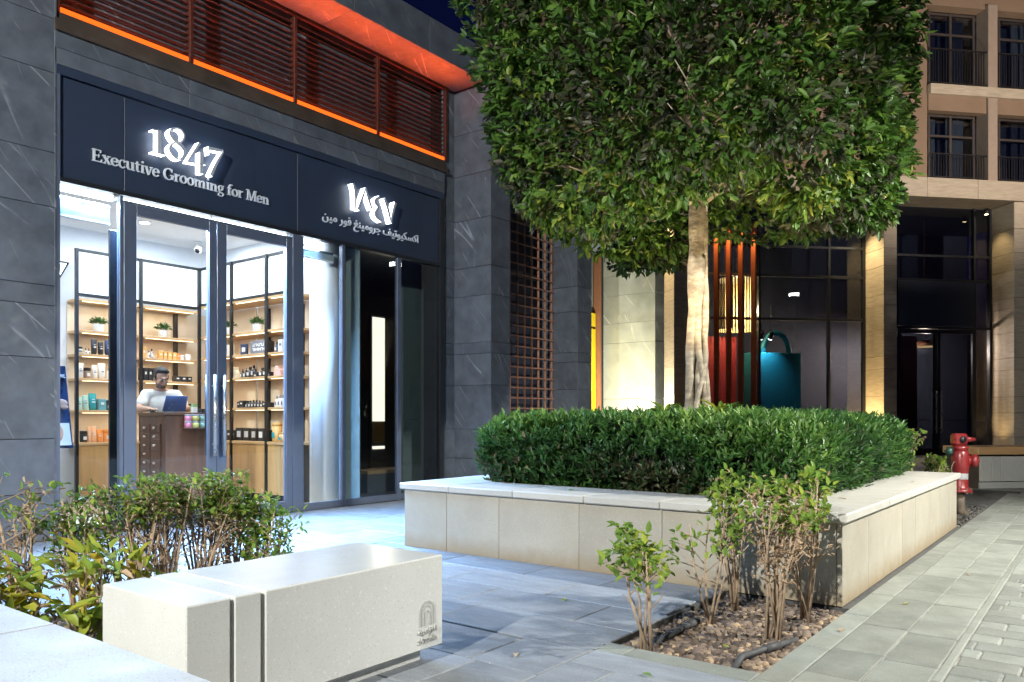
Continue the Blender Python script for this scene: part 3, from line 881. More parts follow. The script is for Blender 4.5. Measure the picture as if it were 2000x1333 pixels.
DIG = {
 '1': [[(4.012, 3.958, .038), (4.012, 3.728, .038)], [(3.944, 3.942, .011), (3.995, 3.951, .015)], [(3.944, 3.726, .011), (4.074, 3.728, .011)]],
 '8': [[(4.134, 3.986, .031), (4.13, 3.958, .037), (4.155, 3.922, .04), (4.198, 3.891, .041), (4.241, 3.868, .041), (4.275, 3.832, .037), (4.279, 3.792, .032), (4.257, 3.748, .024), (4.216, 3.723, .016), (4.166, 3.734, .02), (4.126, 3.779, .023), (4.121, 3.815, .023), (4.145, 3.856, .017), (4.182, 3.887, .014), (4.238, 3.903, .016), (4.27, 3.952, .019), (4.27, 3.993, .02), (4.238, 4.027, .018), (4.192, 4.03, .015), (4.15, 4.01, .023), (4.134, 3.986, .031)]],
 '4': [[(4.446, 3.95, .027), (4.311, 3.723, .016)], [(4.305, 3.724, .012), (4.51, 3.744, .012)], [(4.463, 3.857, .041), (4.463, 3.637, .041)]],
 '7': [[(4.542, 3.925, .034), (4.715, 3.94, .031)], [(4.546, 3.942, .016), (4.551, 3.86, .007)], [(4.712, 3.935, .017), (4.636, 3.793, .027), (4.587, 3.681, .032), (4.57, 3.642, .032)]],
}
ADIG = [[[(6.509, 4.029, .034), (6.55, 3.913, .042), (6.543, 3.716, .018)]],
        [[(6.717, 4.018, .016), (6.65, 3.852, .034), (6.591, 3.713, .039)], [(6.708, 4.016, .033), (6.771, 3.871, .038), (6.823, 3.762, .025)]],
        [[(6.953, 3.958, .034), (6.871, 3.879, .038), (6.929, 3.816, .034), (6.881, 3.738, .039), (6.897, 3.688, .039), (6.987, 3.652, .034)]],
        [[(7.035, 3.959, .039), (7.104, 3.821, .043), (7.154, 3.657, .026)], [(7.234, 3.945, .04), (7.179, 3.779, .035), (7.154, 3.657, .021)]]]
sg = thing('number_sign', (4.35, 7.58, 3.6), 'large backlit serif numerals 1847 on the navy fascia', 'sign')
for ch in '1847':
    m = MB()
    ss_ = [smooth_pts(q_) for q_ in DIG[ch]]
    if ch == '8': k_ = 24; ss_ = [ss_[0][:k_ + 1], ss_[0][k_:]]
    for j_, s_ in enumerate(ss_): stroke(m, s_, 7.49 - .0012 * j_, 7.577 - .0008 * j_)
    m.build('numeral', [M_LETTER, EM_SIDE], sg)
sg2 = thing('arabic_number_sign', (6.9, 7.58, 3.6), 'large backlit Arabic numerals on the navy fascia', 'sign')
for d_ in ADIG:
    m = MB()
    for j_, s_ in enumerate(d_): stroke(m, smooth_pts(s_), 7.49 - .0012 * j_, 7.577 - .0008 * j_)
    m.build('numeral', [M_LETTER, EM_SIDE], sg2)
# halo light that the hidden diodes throw on the panel behind the numerals
for x, z in ((4.0, 3.83), (4.2, 3.87), (4.44, 3.8), (4.63, 3.8)): lamp('numeral_diode', 'POINT', (x, 7.53, z), .35, WHITE, sg, size=.03)
for x, z in ((6.55, 3.85), (6.72, 3.84), (6.92, 3.8), (7.13, 3.8)): lamp('numeral_diode', 'POINT', (x, 7.53, z), .35, WHITE, sg2, size=.03)

# serif lettering drawn with thick and thin strokes; unit = x-height
def arc(cx, cz, rx, rz, a0, a1, n, wa, wb):
    out = []
    for i in range(n + 1):
        a = rad(a0 + (a1 - a0) * i / n)
        w = wa + (wb - wa) * abs(math.cos(a))
        out.append((cx + rx * math.cos(a), cz + rz * math.sin(a), w))
    return out
T, t_ = .23, .11
def ser(x, z, h=.2): return [(x - h, z, .09), (x + h, z, .09)]
GLY = {
 'E': (1.22, [[(.22, 0, T), (.22, 1.45, T)], [(0, 1.40, t_), (1.0, 1.40, t_)], [(0, .05, t_), (1.05, .05, t_)], [(.2, .74, t_), (.75, .74, t_)], [(.98, 1.44, .1), (.98, 1.12, .07)], [(1.05, 0, .1), (1.1, .36, .07)], [(.76, .92, .08), (.76, .56, .08)]]),
 'x': (1.02, [[(.16, 1, T), (.84, 0, T)], [(.8, 1, t_), (.18, 0, t_)], ser(.17, .955), ser(.8, .955), ser(.18, .045), ser(.84, .045)]),
 'e': (.94, [arc(.46, .5, .38, .46, 5, 325, 14, .11, .22), [(.1, .54, t_), (.86, .54, t_)]]),
 'c': (.88, [arc(.46, .5, .38, .46, 45, 320, 12, .11, .22), [(.72, .86, .16), (.72, .72, .12)]]),
 'u': (1.14, [[(.22, 1, T), (.22, .32, T), (.34, .08, .16), (.56, .06, .12), (.82, .28, .1)], [(.86, 1, T), (.86, 0, T)], ser(.12, .955, .12), ser(.78, .955, .12), ser(.98, .045, .12)]),
 't': (.70, [[(.3, 1.28, .1), (.3, 1.0, T), (.3, .25, T), (.42, .06, .14), (.66, .12, .1)], [(.04, .96, t_), (.64, .96, t_)]]),
 'i': (.58, [[(.29, 1, T), (.29, 0, T)], ser(.2, .955, .14), ser(.29, .045, .24), [(.29, 1.26, .22), (.29, 1.46, .22)]]),
 'v': (1.0, [[(.14, 1, T), (.52, 0, T)], [(.86, 1, t_), (.5, 0, t_)], ser(.15, .955, .2), ser(.84, .955, .18)]),
 'o': (1.0, [arc(.5, .5, .4, .46, 0, 360, 18, .11, .22)]),
 'r': (.78, [[(.24, 1, T), (.24, 0, T)], ser(.15, .955, .14), ser(.24, .045, .24), [(.3, .62, .1), (.46, .88, .13), (.7, .9, .2)]]),
 'n': (1.16, [[(.24, 1, T), (.24, 0, T)], [(.3, .66, .1), (.52, .92, .13), (.76, .88, .17), (.86, .66, T), (.86, 0, T)], ser(.15, .955, .14), ser(.24, .045, .22), ser(.86, .045, .22)]),
 'm': (1.76, [[(.24, 1, T), (.24, 0, T)], [(.3, .66, .1), (.52, .92, .13), (.74, .88, .17), (.84, .66, T), (.84, 0, T)], [(.9, .66, .1), (1.12, .92, .13), (1.34, .88, .17), (1.44, .66, T), (1.44, 0, T)], ser(.15, .955, .14), ser(.24, .045, .22), ser(.84, .045, .22), ser(1.44, .045, .22)]),
 'g': (1.0, [arc(.45, .66, .3, .31, 0, 360, 14, .1, .2), [(.66, .92, .1), (.92, .98, .16)], [(.3, .36, .1), (.2, .18, .12), (.4, .06, .16), (.72, .0, .16), (.86, -.18, .16), (.7, -.4, .11), (.4, -.44, .11), (.14, -.32, .14), (.14, -.14, .12), (.3, .02, .1)]]),
 'f': (.66, [[(.26, 0, T), (.26, 1.1, T), (.38, 1.42, .14), (.6, 1.46, .13), (.72, 1.36, .16)], [(.02, .95, t_), (.58, .95, t_)], ser(.26, .045, .24)]),
 'G': (1.46, [arc(.7, .72, .58, .70, 48, 350, 16, .11, .25), [(1.22, .62, T), (1.22, .1, T)], [(.92, .62, .09), (1.42, .62, .09)], [(1.12, 1.40, .08), (1.14, 1.04, .1)]]),
 'M': (1.72, [[(.24, 0, .11), (.3, 1.45, .14)], [(.3, 1.45, T), (.84, .02, T)], [(1.36, 1.45, .12), (.84, .02, .1)], [(1.42, 1.45, T), (1.42, 0, T)], ser(.22, 1.405, .22), ser(.24, .045, .22), ser(1.44, .045, .26), ser(1.46, 1.405, .2)]),
 ' ': (.52, []),
}
ts = thing('executive_lettering_sign', (4.4, 7.58, 3.5), 'silver serif lettering reading Executive Grooming for Men on the fascia', 'sign')
txt = 'Executive Grooming for Men'
tw = sum(GLY[c][0] for c in txt)
X0, X1_, BZ = 3.405, 5.345, 3.515
sx = (X1_ - X0) / tw; sz = .079
cx_ = X0
for ch in txt:
    adv, st = GLY[ch]
    if st:
        m = MB()
        for j, s_ in enumerate(st):
            q = [(cx_ + a * sx, BZ + b * sz, w * (sx + sz) / 2) for a, b, w in s_]
            stroke(m, q, 7.568 - .0006 * j, 7.586, mi_s=0)
        m.build('letter', M_LETTER2, ts)
    cx_ += adv * sx

def text_obj(body, name, x0, x1, zbase, y, m_, parent, depth=.006, face='-Y', h=None, bold=0.0):
    """text turned into mesh, standing on a -Y facing wall between x0 and x1"""
    c = bpy.data.curves.new(name, 'FONT'); c.body = body; c.extrude = depth; c.offset = bold
    o = bpy.data.objects.new(name, c); COL.objects.link(o)
    bpy.context.view_layer.update()
    dg = bpy.context.evaluated_depsgraph_get()
    me = bpy.data.meshes.new_from_object(o.evaluated_get(dg))
    bpy.data.objects.remove(o)
    n = len(me.vertices); A = np.zeros(n * 3); me.vertices.foreach_get('co', A); A = A.reshape(-1, 3)
    lo, hi = A.min(0), A.max(0)
    k = (x1 - x0) / (hi[0] - lo[0])
    kz = k if h is None else h / (hi[1] - lo[1])
    B = np.stack([(A[:, 0] - lo[0]) * k - (x1 - x0) / 2, -A[:, 2], A[:, 1] * kz], 1)
    me.vertices.foreach_set('co', B.ravel()); me.materials.clear(); me.materials.append(m_); me.update()
    return link(name, me, ((x0 + x1) / 2, y, zbase), parent)

ar = "\ufe8d\ufedb\ufeb4\ufedc\ufef4\ufeee\ufe97\ufef4\ufed2 \ufe9f\ufeae\ufeed\ufee3\ufef4\ufee8\ufece \ufed3\ufeee\ufead \ufee3\ufef4\ufee6"
as_ = thing('arabic_lettering_sign', (6.9, 7.58, 3.5), 'silver Arabic lettering under the Arabic numerals on the fascia', 'sign')
text_obj(ar[::-1], 'arabic_words', 6.10, 7.745, 3.515, 7.578, M_LETTER2, as_, .008, bold=.012)

# =================================================================== SHOP INTERIOR
SHZ = [2.22, 1.92, 1.61, 1.20]
YS = 10.38
su = thing('wall_shelving', (5.3, YS, 0), 'lit oak shelving with black uprights along the back wall of the shop', 'shelving', 'lit oak shelving in the shop')
def shelf_board(root, x0, x1, y0, y1, z, face):
    b = pbox('shelf_board', x0, x1, y0, y1, z - .032, z, .003, M_OAKH, root)
    m = MB()
    if face == 'Y': m.box(x0 + .06, x1 - .06, y0 + .012, y0 + .03, z - .038, z - .0325)
    else: m.box(x0 + .012, x0 + .03, y0 + .06, y1 - .06, z - .038, z - .0325)
    m.build('led_strip', EM_WARM, b_root(b, root))
def b_root(b, root): return root
for x in (4.475, 5.30, 6.15):
    pbox('upright', x - .02, x + .02, YS - .02, YS + .018, 0, 3.25, .002, M_BLACK, su)
for x in (5.95,): pbox('upright', x - .025, x + .025, 10.64, 10.69, .8, 2.62, .002, M_BLACK, su)
for a, b in ((4.496, 5.279), (5.321, 6.129)):
    for z in [2.625] + SHZ: shelf_board(su, a, b, YS + .0, 10.69, z, 'Y')
    pbox('cabinet_top', a, b, YS - .012, 10.70, .752, .79, .003, M_OAKH, su)
    n_ = 2
    for q in range(n_):
        w = (b - a) / n_
        pbox('cabinet_door', a + q * w + .002, a + (q + 1) * w - .002, YS + .0, YS + .02, .10, .748, .002, M_OAK, su)
    pbox('light_box_frame', a, b, YS - .006, YS + .06, 2.655, 2.69, .002, M_BLACK, su)
    pbox('light_box_frame', a, b, YS - .006, YS + .06, 3.215, 3.25, .002, M_BLACK, su)
    pbox('light_box', a + .012, b - .012, YS + .015, YS + .06, 2.692, 3.213, .002, EM_BOX, su)
    pbox('back_panel', a, b, 10.70, 10.715, .79, 2.62, .001, M_WALLC, su)
    pbox('plinth', a, b, YS + .03, YS + .05, .002, .098, .001, M_BLACK, su)
pbox('back_panel', 6.13, 6.57, 10.70, 10.715, .79, 2.62, .001, M_WALLC, su)
for i in range(1):
    lamp('shelf_glow', 'AREA', (5.3, YS + .14, 2.58), 5, (1, .8, .55), su, size=1.6, size_y=.08)
for z in SHZ: lamp('shelf_glow', 'AREA', (5.3, YS + .06, z - .045), 4.5, (1, .8, .55), su, size=1.6, size_y=.04)

XS = 6.16
sr = thing('wall_shelving', (XS, 9.1, 0), 'lit oak shelving with black uprights on the right side wall of the shop', 'shelving', 'lit oak shelving in the shop')
for y in (9.59, 8.79, 8.42 + .0, 8.20):
    if y in (8.42,): continue
    pbox('upright', XS - .02, XS + .018, y - .02, y + .02, 0, 3.25, .002, M_BLACK, sr)
for y in (9.30, 8.55): pbox('upright', 6.52, 6.565, y - .03, y + .03, .8, 2.62, .002, M_BLACK, sr)
for a, b in ((8.221, 8.769), (8.811, 9.569), (9.611, 10.355)):
    for z in [2.66] + SHZ:
        zz = z + (.04 if z < 2.6 else .04)
        shelf_board(sr, XS, 6.56, a, b, zz, 'X')
    pbox('cabinet_top', XS - .012, 6.57, a, b, .752, .79, .003, M_OAKH, sr)
    for q in range(2):
        w = (b - a) / 2
        pbox('cabinet_door', XS, XS + .02, a + q * w + .002, a + (q + 1) * w - .002, .10, .748, .002, M_OAK, sr)
    pbox('light_box_frame', XS - .006, XS + .06, a, b, 2.705, 2.735, .002, M_BLACK, sr)
    pbox('light_box_frame', XS - .006, XS + .06, a, b, 3.215, 3.25, .002, M_BLACK, sr)
    pbox('light_box', XS + .015, XS + .06, a + .01, b - .01, 2.737, 3.213, .002, EM_BOX, sr)
    pbox('back_panel', 6.565, 6.578, a, b, .79, 2.66, .001, M_WALLC, sr)
    pbox('plinth', XS + .03, XS + .05, a, b, .002, .098, .001, M_BLACK, sr)
for z in [2.66] + SHZ: lamp('shelf_glow', 'AREA', (XS + .08, 9.25, z - .01), 4.5, (1, .8, .55), sr, size=.05, size_y=1.9)

# goods
ORD = ['first', 'second', 'third', 'fourth', 'fifth', 'sixth', 'seventh', 'eighth', 'ninth', 'tenth', 'eleventh', 'twelfth', 'thirteenth', 'fourteenth', 'fifteenth', 'sixteenth', 'seventeenth']
def tube_mesh(m, c, w, h):
    n = 12; vs = []; fs = []
    lv_ = [(0, .42, .42), (.10, .42, .42), (.12, .46, .46), (.6, .5, .34), (.97, .54, .05), (1.0, .54, .05)]
    for zf, rx, ry in lv_:
        for k in range(n):
            a = 2 * math.pi * k / n
            vs.append((c[0] + math.cos(a) * rx * w, c[1] + math.sin(a) * ry * w, c[2] + zf * h))
    for i in range(len(lv_) - 1):
        for k in range(n): fs.append((i * n + k, i * n + (k + 1) % n, (i + 1) * n + (k + 1) % n, (i + 1) * n + k))
    fs.append(tuple(range(n - 1, -1, -1))); fs.append(tuple((len(lv_) - 1) * n + k for k in range(n)))
    m.add(vs, fs)
def good(kind, col, x, y, z, w, h, label, group, faceX):
    """one product standing on a shelf"""
    r = min(w / 2, .07)
    cm = PC.get(col, PC['black'])
    nmx = {'tube': 'squeeze_tube', 'jar': 'jar', 'jar2': 'jar', 'box': 'carton', 'boxlabel': 'carton', 'bottle': 'bottle', 'dropper': 'dropper_bottle', 'candle': 'candle',
           'bag': 'gift_bag', 'tin': 'tin', 'frame': 'picture_frame', 'sign': 'slogan_sign', 'plant': 'potted_plant'}[kind]
    cat = {'squeeze_tube': 'tube', 'jar': 'jar', 'carton': 'box', 'bottle': 'bottle', 'dropper_bottle': 'bottle', 'candle': 'candle', 'gift_bag': 'bag', 'tin': 'tin', 'picture_frame': 'frame', 'slogan_sign': 'sign', 'potted_plant': 'plant'}[nmx]
    t = thing(nmx, (x, y, z), label, cat, group)
    def front(wd, z0, z1, m_, pn, d):
        b = MB()
        if faceX: b.box(x - d - .0025, x - d, y - wd / 2, y + wd / 2, z0, z1)
        else: b.box(x - wd / 2, x + wd / 2, y - d - .0025, y - d, z0, z1)
        b.build(pn, m_, t)
    lab_m = PC['label'] if col in ('black', 'navy', 'olive', 'brown', 'grey', 'teal', 'tealgrey', 'gold', 'orange', 'peach', 'slate') else PC['slate']
    if kind == 'tube':
        m = MB(); tube_mesh(m, (x, y, z), w * .92, h); m.build('tube_body', cm, t, True)
        front(w * .4, z + h * .45, z + h * .52, lab_m, 'label', w * .38); front(w * .3, z + h * .62, z + h * .66, lab_m, 'label', w * .33)
    elif kind in ('jar', 'jar2', 'candle'):
        hh = h
        m = MB(); m.lathe([(r * .96, z), (r, z + .004), (r, z + hh * .66), (r * .97, z + hh * .7)], (x, y, 0), 18); m.build('jar_body', cm, t, True)
        m = MB(); m.lathe([(r * 1.01, z + hh * .705), (r * 1.01, z + hh * .97), (r * .97, z + hh)], (x, y, 0), 18); m.build('lid', PC['black'] if col not in ('white', 'orange', 'tealgrey') else cm, t, True)
        if kind != 'candle': front(r * .9, z + hh * .2, z + hh * .5, lab_m, 'label', r * 1.0)
    elif kind in ('box', 'boxlabel'):
        d = min(w, .11) / 2
        m = MB()
        if faceX: m.box(x - d, x + d, y - w * .46, y + w * .46, z, z + h, .002)
        else: m.box(x - w * .46, x + w * .46, y - d, y + d, z, z + h, .002)
        m.build('carton_body', cm, t)
        if kind == 'boxlabel': front(w * .5, z + h * .28, z + h * .75, PC['label'], 'label', d)
        else: front(w * .4, z + h * .5, z + h * .7, lab_m, 'label', d)
    elif kind == 'bottle':
        m = MB(); m.lathe([(r * .86, z), (r * .9, z + .004), (r * .9, z + h * .62), (r * .6, z + h * .70), (r * .42, z + h * .73)], (x, y, 0), 16); m.build('bottle_body', cm, t, True)
        m = MB(); m.lathe([(r * .46, z + h * .735), (r * .46, z + h * .98), (r * .4, z + h)], (x, y, 0), 14); m.build('cap', PC['black'] if col != 'white' else PC['grey'], t, True)
        front(r * .9, z + h * .18, z + h * .48, lab_m, 'label', r * .9)
    elif kind == 'dropper':
        m = MB(); m.lathe([(r * .9, z), (r * .95, z + .003), (r * .95, z + h * .5), (r * .4, z + h * .58)], (x, y, 0), 14); m.build('bottle_body', cm, t, True)
        m = MB(); m.lathe([(r * .42, z + h * .585), (r * .42, z + h * .72), (r * .2, z + h * .78), (r * .24, z + h * .95), (r * .1, z + h)], (x, y, 0), 12); m.build('dropper_bulb', PC['black'], t, True)
        front(r * .8, z + h * .12, z + h * .4, PC['label'] if col == 'black' else PC['slate'], 'label', r * .95)
    elif kind == 'tin':
        m = MB(); m.lathe([(r * .97, z), (r, z + .003), (r, z + h * .84)], (x, y, 0), 20); m.build('tin_body', cm, t, True)
        m = MB(); m.lathe([(r * 1.02, z + h * .845), (r * 1.02, z + h - .004), (r, z + h)], (x, y, 0), 20); m.build('lid', cm, t, True)
        front(r * .9, z + h * .2, z + h * .5, PC['teal'], 'label', r)
    elif kind == 'bag':
        m = MB()
        prof = [(-.5, 0), (.5, 0), (.42, .55), (.2, .75), (.32, 1.0), (0, .9), (-.32, 1.0), (-.2, .75), (-.42, .55)]
        if faceX: m.prism([(y + a * w, z + b * h) for a, b in prof], x - .03, x + .03, 'X')
        else: m.prism([(x + a * w, z + b * h) for a, b in prof], y - .03, y + .03, 'Y')
        m.build('bag_body', cm, t)
        m = MB(); m.tube([(x - .033, y - w * .2, z + h * .74), (x - .036, y, z + h * .72), (x - .033, y + w * .2, z + h * .74)], .004, 6); m.build('ribbon', PC['white'], t)
    elif kind == 'frame':
        m = MB(); m.box(x - .012, x + .012, y - w * .48, y + w * .48, z, z + h, .002); m.build('frame_body', cm, t)
        front(w * .5, z + h * .3, z + h * .7, PC['label'], 'print', .012)
    elif kind == 'sign':
        m = MB(); m.box(x - .014, x + .014, y - w * .48, y + w * .48, z, z + h, .002); m.build('board', cm, t)
        rr = random.Random(4)
        for row in range(2):
            u = y + w * .34
            while u > y - w * .36:
                b = MB(); hh = h * .22
                wd = w * rr.uniform(.07, .1)
                b.box(x - .0175, x - .0145, u - wd, u - wd + wd * .35, z + h * (.56 - row * .32), z + h * (.56 - row * .32) + hh)
                b.box(x - .0172, x - .0146, u - wd * .62, u, z + h * (.56 - row * .32) + (0 if rr.random() < .5 else hh * .7), z + h * (.56 - row * .32) + (hh * .3 if rr.random() < .5 else hh))
                b.build('white_letter', PC['white'], t)
                u -= wd * 1.25
    elif kind == 'plant':
        R_ = .07; ph = .10
        m = MB(); m.lathe([(R_ * .78, z), (R_ * .82, z + .004), (R_, z + ph - .003), (R_ * .98, z + ph), (R_ * .88, z + ph), (R_ * .85, z + ph - .012)], (x, y, 0), 20); m.build('pot', M_POT, t, True)
        n = 190
        a = NP.uniform(0, 6.28, n); el = NP.uniform(.1, 1.4, n); rr = NP.uniform(.015, .075, n)
        P = np.stack([x + np.cos(a) * np.cos(el) * rr * 1.3, y + np.sin(a) * np.cos(el) * rr * 1.3, z + ph + .01 + np.sin(el) * rr * .9], 1)
        D = np.stack([np.cos(a) * np.cos(el), np.sin(a) * np.cos(el), np.sin(el) * .8], 1) + unit(n) * .4
        me = leaf_mesh('foliage', P, D, unit(n) * .5 + np.array([0, 0, 1.]), NP.uniform(.035, .06, n), NP.uniform(.014, .024, n), LF_POT, NP.random(n), .2, .15, (x, y, z + ph))
        link('foliage', me, (x, y, z + ph), t)
    return t

BACK = {
 'top': [(4.79, .091, .114, 'plant', 'g'), (5.663, .096, .121, 'plant', 'g')],
 'second': [(4.548, .081, .092, 'jar', 'clear'), (4.629, .032, .086, 'dropper', 'white'), (4.667, .032, .086, 'dropper', 'white'), (4.732, .08, .206, 'tube', 'black'), (4.816, .072, .174, 'tube', 'black'), (4.908, .084, .209, 'tube', 'navy'), (5.387, .05, .14, 'box', 'gold'), (5.459, .036, .105, 'bottle', 'white'), (5.502, .043, .134, 'bottle', 'grey'), (5.619, .059, .107, 'box', 'gold'), (5.685, .059, .107, 'box', 'gold'), (5.752, .06, .108, 'box', 'gold'), (5.82, .061, .101, 'box', 'gold'), (5.881, .053, .094, 'box', 'orange'), (5.942, .055, .07, 'candle', 'white'), (6.028, .086, .088, 'candle', 'white')],
 'third': [(4.56, .081, .19, 'tube', 'white'), (4.649, .085, .139, 'jar', 'brown'), (4.74, .071, .173, 'tube', 'white'), (4.829, .094, .201, 'tube', 'white'), (4.921, .053, .148, 'bottle', 'white'), (5.345, .049, .167, 'box', 'black'), (5.405, .06, .175, 'box', 'black'), (5.472, .06, .176, 'box', 'black'), (5.54, .06, .177, 'box', 'black'), (5.858, .088, .08, 'box', 'black'), (5.95, .088, .08, 'box', 'black'), (6.04, .078, .081, 'box', 'black')],
 'fourth': [(4.548, .069, .17, 'tube', 'mint'), (4.622, .072, .191, 'tube', 'mint'), (4.712, .1, .219, 'tube', 'teal'), (4.82, .1, .148, 'box', 'tealgrey'), (4.91, .06, .135, 'jar', 'olive'), (6.067, .063, .103, 'jar', 'green')],
 'cab': [(4.529, .037, .196, 'tube', 'cream'), (4.603, .09, .145, 'jar', 'black'), (4.665, .045, .198, 'tube', 'peach'), (4.726, .07, .199, 'tube', 'peach'), (4.80, .078, .16, 'tube', 'orange'), (4.894, .09, .162, 'jar', 'orange')],
}
RIGHT = {
 'top': [(9.82, .138, .115, 'plant', 'g'), (9.132, .186, .117, 'plant', 'g')],
 'second': [(9.80, .1, .158, 'box', 'white'), (9.439, .156, .155, 'frame', 'navy'), (9.11, .359, .186, 'sign', 'slate'), (8.86, .09, .163, 'box', 'black'), (8.69, .077, .141, 'bottle', 'navy'), (8.57, .098, .161, 'box', 'white')],
 'third': [(9.646, .111, .156, 'bag', 'cream'), (9.475, .072, .127, 'dropper', 'black'), (9.391, .08, .14, 'dropper', 'black'), (9.300, .09, .146, 'bottle', 'black'), (9.215, .078, .167, 'bottle', 'black'), (9.12, .1, .069, 'jar', 'black'), (9.02, .09, .123, 'bottle', 'black'), (8.93, .085, .143, 'bottle', 'black'), (8.84, .075, .061, 'jar', 'black'), (8.66, .154, .134, 'bag', 'pink')],
 'fourth': [(9.53, .07, .085, 'box', 'black'), (9.44, .1, .098, 'box', 'black'), (9.36, .06, .091, 'bottle', 'black'), (9.292, .06, .098, 'bottle', 'black'), (9.225, .06, .104, 'bottle', 'black'), (9.155, .06, .104, 'bottle', 'black'), (9.085, .06, .096, 'bottle', 'black'), (9.016, .06, .089, 'bottle', 'black'), (8.937, .08, .075, 'box', 'black'), (8.85, .075, .068, 'box', 'black'), (8.70, .062, .155, 'bottle', 'white'), (8.634, .062, .161, 'bottle', 'white'), (8.568, .062, .16, 'bottle', 'white')],
 'cab': [(9.74, .1, .143, 'box', 'black'), (9.635, .1, .142, 'box', 'black'), (9.488, .165, .176, 'boxlabel', 'black'), (9.315, .165, .174, 'boxlabel', 'black'), (9.146, .155, .173, 'boxlabel', 'black'), (8.986, .15, .171, 'boxlabel', 'black'), (8.856, .08, .149, 'box', 'black'), (8.70, .125, .243, 'tin', 'gold'), (8.58, .1, .12, 'tin', 'gold')],
}
CN = {'clear': 'pale', 'tealgrey': 'slate teal', 'olive': 'dark olive', 'g': 'leafy', 'gold': 'gold'}
KN = {'tube': 'squeeze tube', 'jar': 'lidded jar', 'box': 'carton', 'boxlabel': 'labelled carton', 'bottle': 'bottle', 'dropper': 'dropper bottle', 'candle': 'candle jar', 'bag': 'gift bag', 'tin': 'round tin', 'frame': 'picture frame', 'sign': 'slogan sign with white lettering', 'plant': 'white potted plant'}
ROWN = {'top': 'topmost goods shelf', 'second': 'second shelf down', 'third': 'third shelf down', 'fourth': 'fourth shelf down', 'cab': 'cabinet top'}
ROWZ = {'top': 2.22, 'second': 1.92, 'third': 1.61, 'fourth': 1.20, 'cab': .79}
def stock(table, where, faceX):
    for row, items in table.items():
        cnt = {}
        tot = {}
        for it in items: tot[(it[3], it[4])] = tot.get((it[3], it[4]), 0) + 1
        for u, w, h, kd, c in items:
            key = (kd, c); i = cnt.get(key, 0); cnt[key] = i + 1
            cn = CN.get(c, c)
            base = KN[kd] if kd in ('plant',) else f'{cn} {KN[kd]}'
            pre = (ORD[i] + ' ' + base + ' from the left' if tot[key] > 1 else 'the only ' + base)
            lab = f'{pre} on the {ROWN[row]}, {where}'
            z = ROWZ[row] + (.04 if faceX and row != 'cab' else 0) + .001
            if faceX: good(kd, c, XS + .10, u, z, w, h, lab, 'goods on the shop shelves', True)
            else: good(kd, c, u, YS + .10, z, w, h, lab, 'goods on the shop shelves', False)
stock(BACK, 'back wall', False)
stock(RIGHT, 'right wall', True)

# counter with small drawers
CX0, CX1, CY0, CY1, CZ = 4.712, 5.50, 8.70, 9.28, 1.165
ct = thing('shop_counter', (5.1, 9.0, 0), 'dark walnut shop counter with two columns of small drawers', 'counter')
m = MB(); m.box(CX0 + .02, CX1, CY0 + .02, CY1, .02, CZ - .035); m.build('carcass', M_WALNUT, ct)
m = MB(); m.box(CX0 - .005, CX1 + .005, CY0 - .005, CY1 + .005, CZ - .034, CZ, .004); m.build('counter_top', M_WALNUT, ct)
pbox('front_panel', CX0 + .021, CX1, CY0 + .002, CY0 + .0195, .06, CZ - .04, .003, M_WALNUT, ct)
pbox('skirting', CX0 + .021, CX1, CY0 + .006, CY0 + .0195, .001, .056, .003, M_WALNUT, ct)
for cxi, yc in enumerate((9.13, 8.905)):
    for r_ in range(9):
        z = .985 - r_ * .104
        d = pbox('drawer', CX0 + .002, CX0 + .0195, yc - .105, yc + .105, z - .049, z + .049, .003, M_WALNUT, ct)
        if not (cxi == 1 and r_ == 3):
            h_ = MB(); h_.box(CX0 - .018, CX0 - .003, yc - .022, yc + .022, z - .010, z + .014, .004); h_.build('cup_handle', M_BRASSK, d)
sh_ = MB(); sh_.box(4.93, 5.27, CY0 - .085, CY0 + .001, .972, .985, .002); sh_.build('front_ledge', M_WALNUT, ct)
for i, (c, nmz) in enumerate((('rose', 'rose'), ('yellow', 'yellow'), ('sage', 'sage green'))):
    for j in range(2):
        x = 4.985 + i * .09; z = .9855 + j * .079
        t = thing('candle_tin', (x, CY0 - .042, z), f'{nmz} candle tin in the {"upper" if j else "lower"} row on the counter front ledge', 'tin', 'candle tins on the counter ledge')
        b = MB(); b.lathe([(.039, z), (.04, z + .003), (.04, z + .062)], (x, CY0 - .042, 0), 18); b.build('tin_body', PC[c], t, True)
        b = MB(); b.lathe([(.041, z + .0625), (.041, z + .075), (.039, z + .078)], (x, CY0 - .042, 0), 18); b.build('lid', PC['grey'], t, True)
lp = thing('laptop', (4.96, 8.95, CZ), 'open laptop with a blue reflection painted on its lid on the shop counter', 'laptop')
b = MB(); b.box(4.83, 5.13, 8.96, 9.17, CZ + .001, CZ + .015, .004); b.build('keyboard_base', M_STEEL, lp)
b = MB()
b.add([(4.835, 8.96, CZ + .017), (5.125, 8.96, CZ + .017), (5.115, 8.885, CZ + .20), (4.845, 8.885, CZ + .20), (4.835, 8.967, CZ + .018), (5.125, 8.967, CZ + .018), (5.115, 8.892, CZ + .202), (4.845, 8.892, CZ + .202)],
      [(0, 1, 2, 3), (7, 6, 5, 4), (0, 4, 5, 1), (1, 5, 6, 2), (2, 6, 7, 3), (3, 7, 4, 0)]); b.build('lid', M_LAPTOP, lp)
ms = MB(); ms.lathe([(.028, CZ + .001), (.03, CZ + .012), (.022, CZ + .028), (.008, CZ + .034)], (4.775, 9.075, 0), 14, sx=1.0, sy=1.5)
tag(ms.build('computer_mouse', PC['black'], None, True), 'black computer mouse under the hand of the man at the counter', 'mouse')
t = thing('product_box', (5.22, 8.92, CZ), 'green and white product box beside the laptop', 'box')
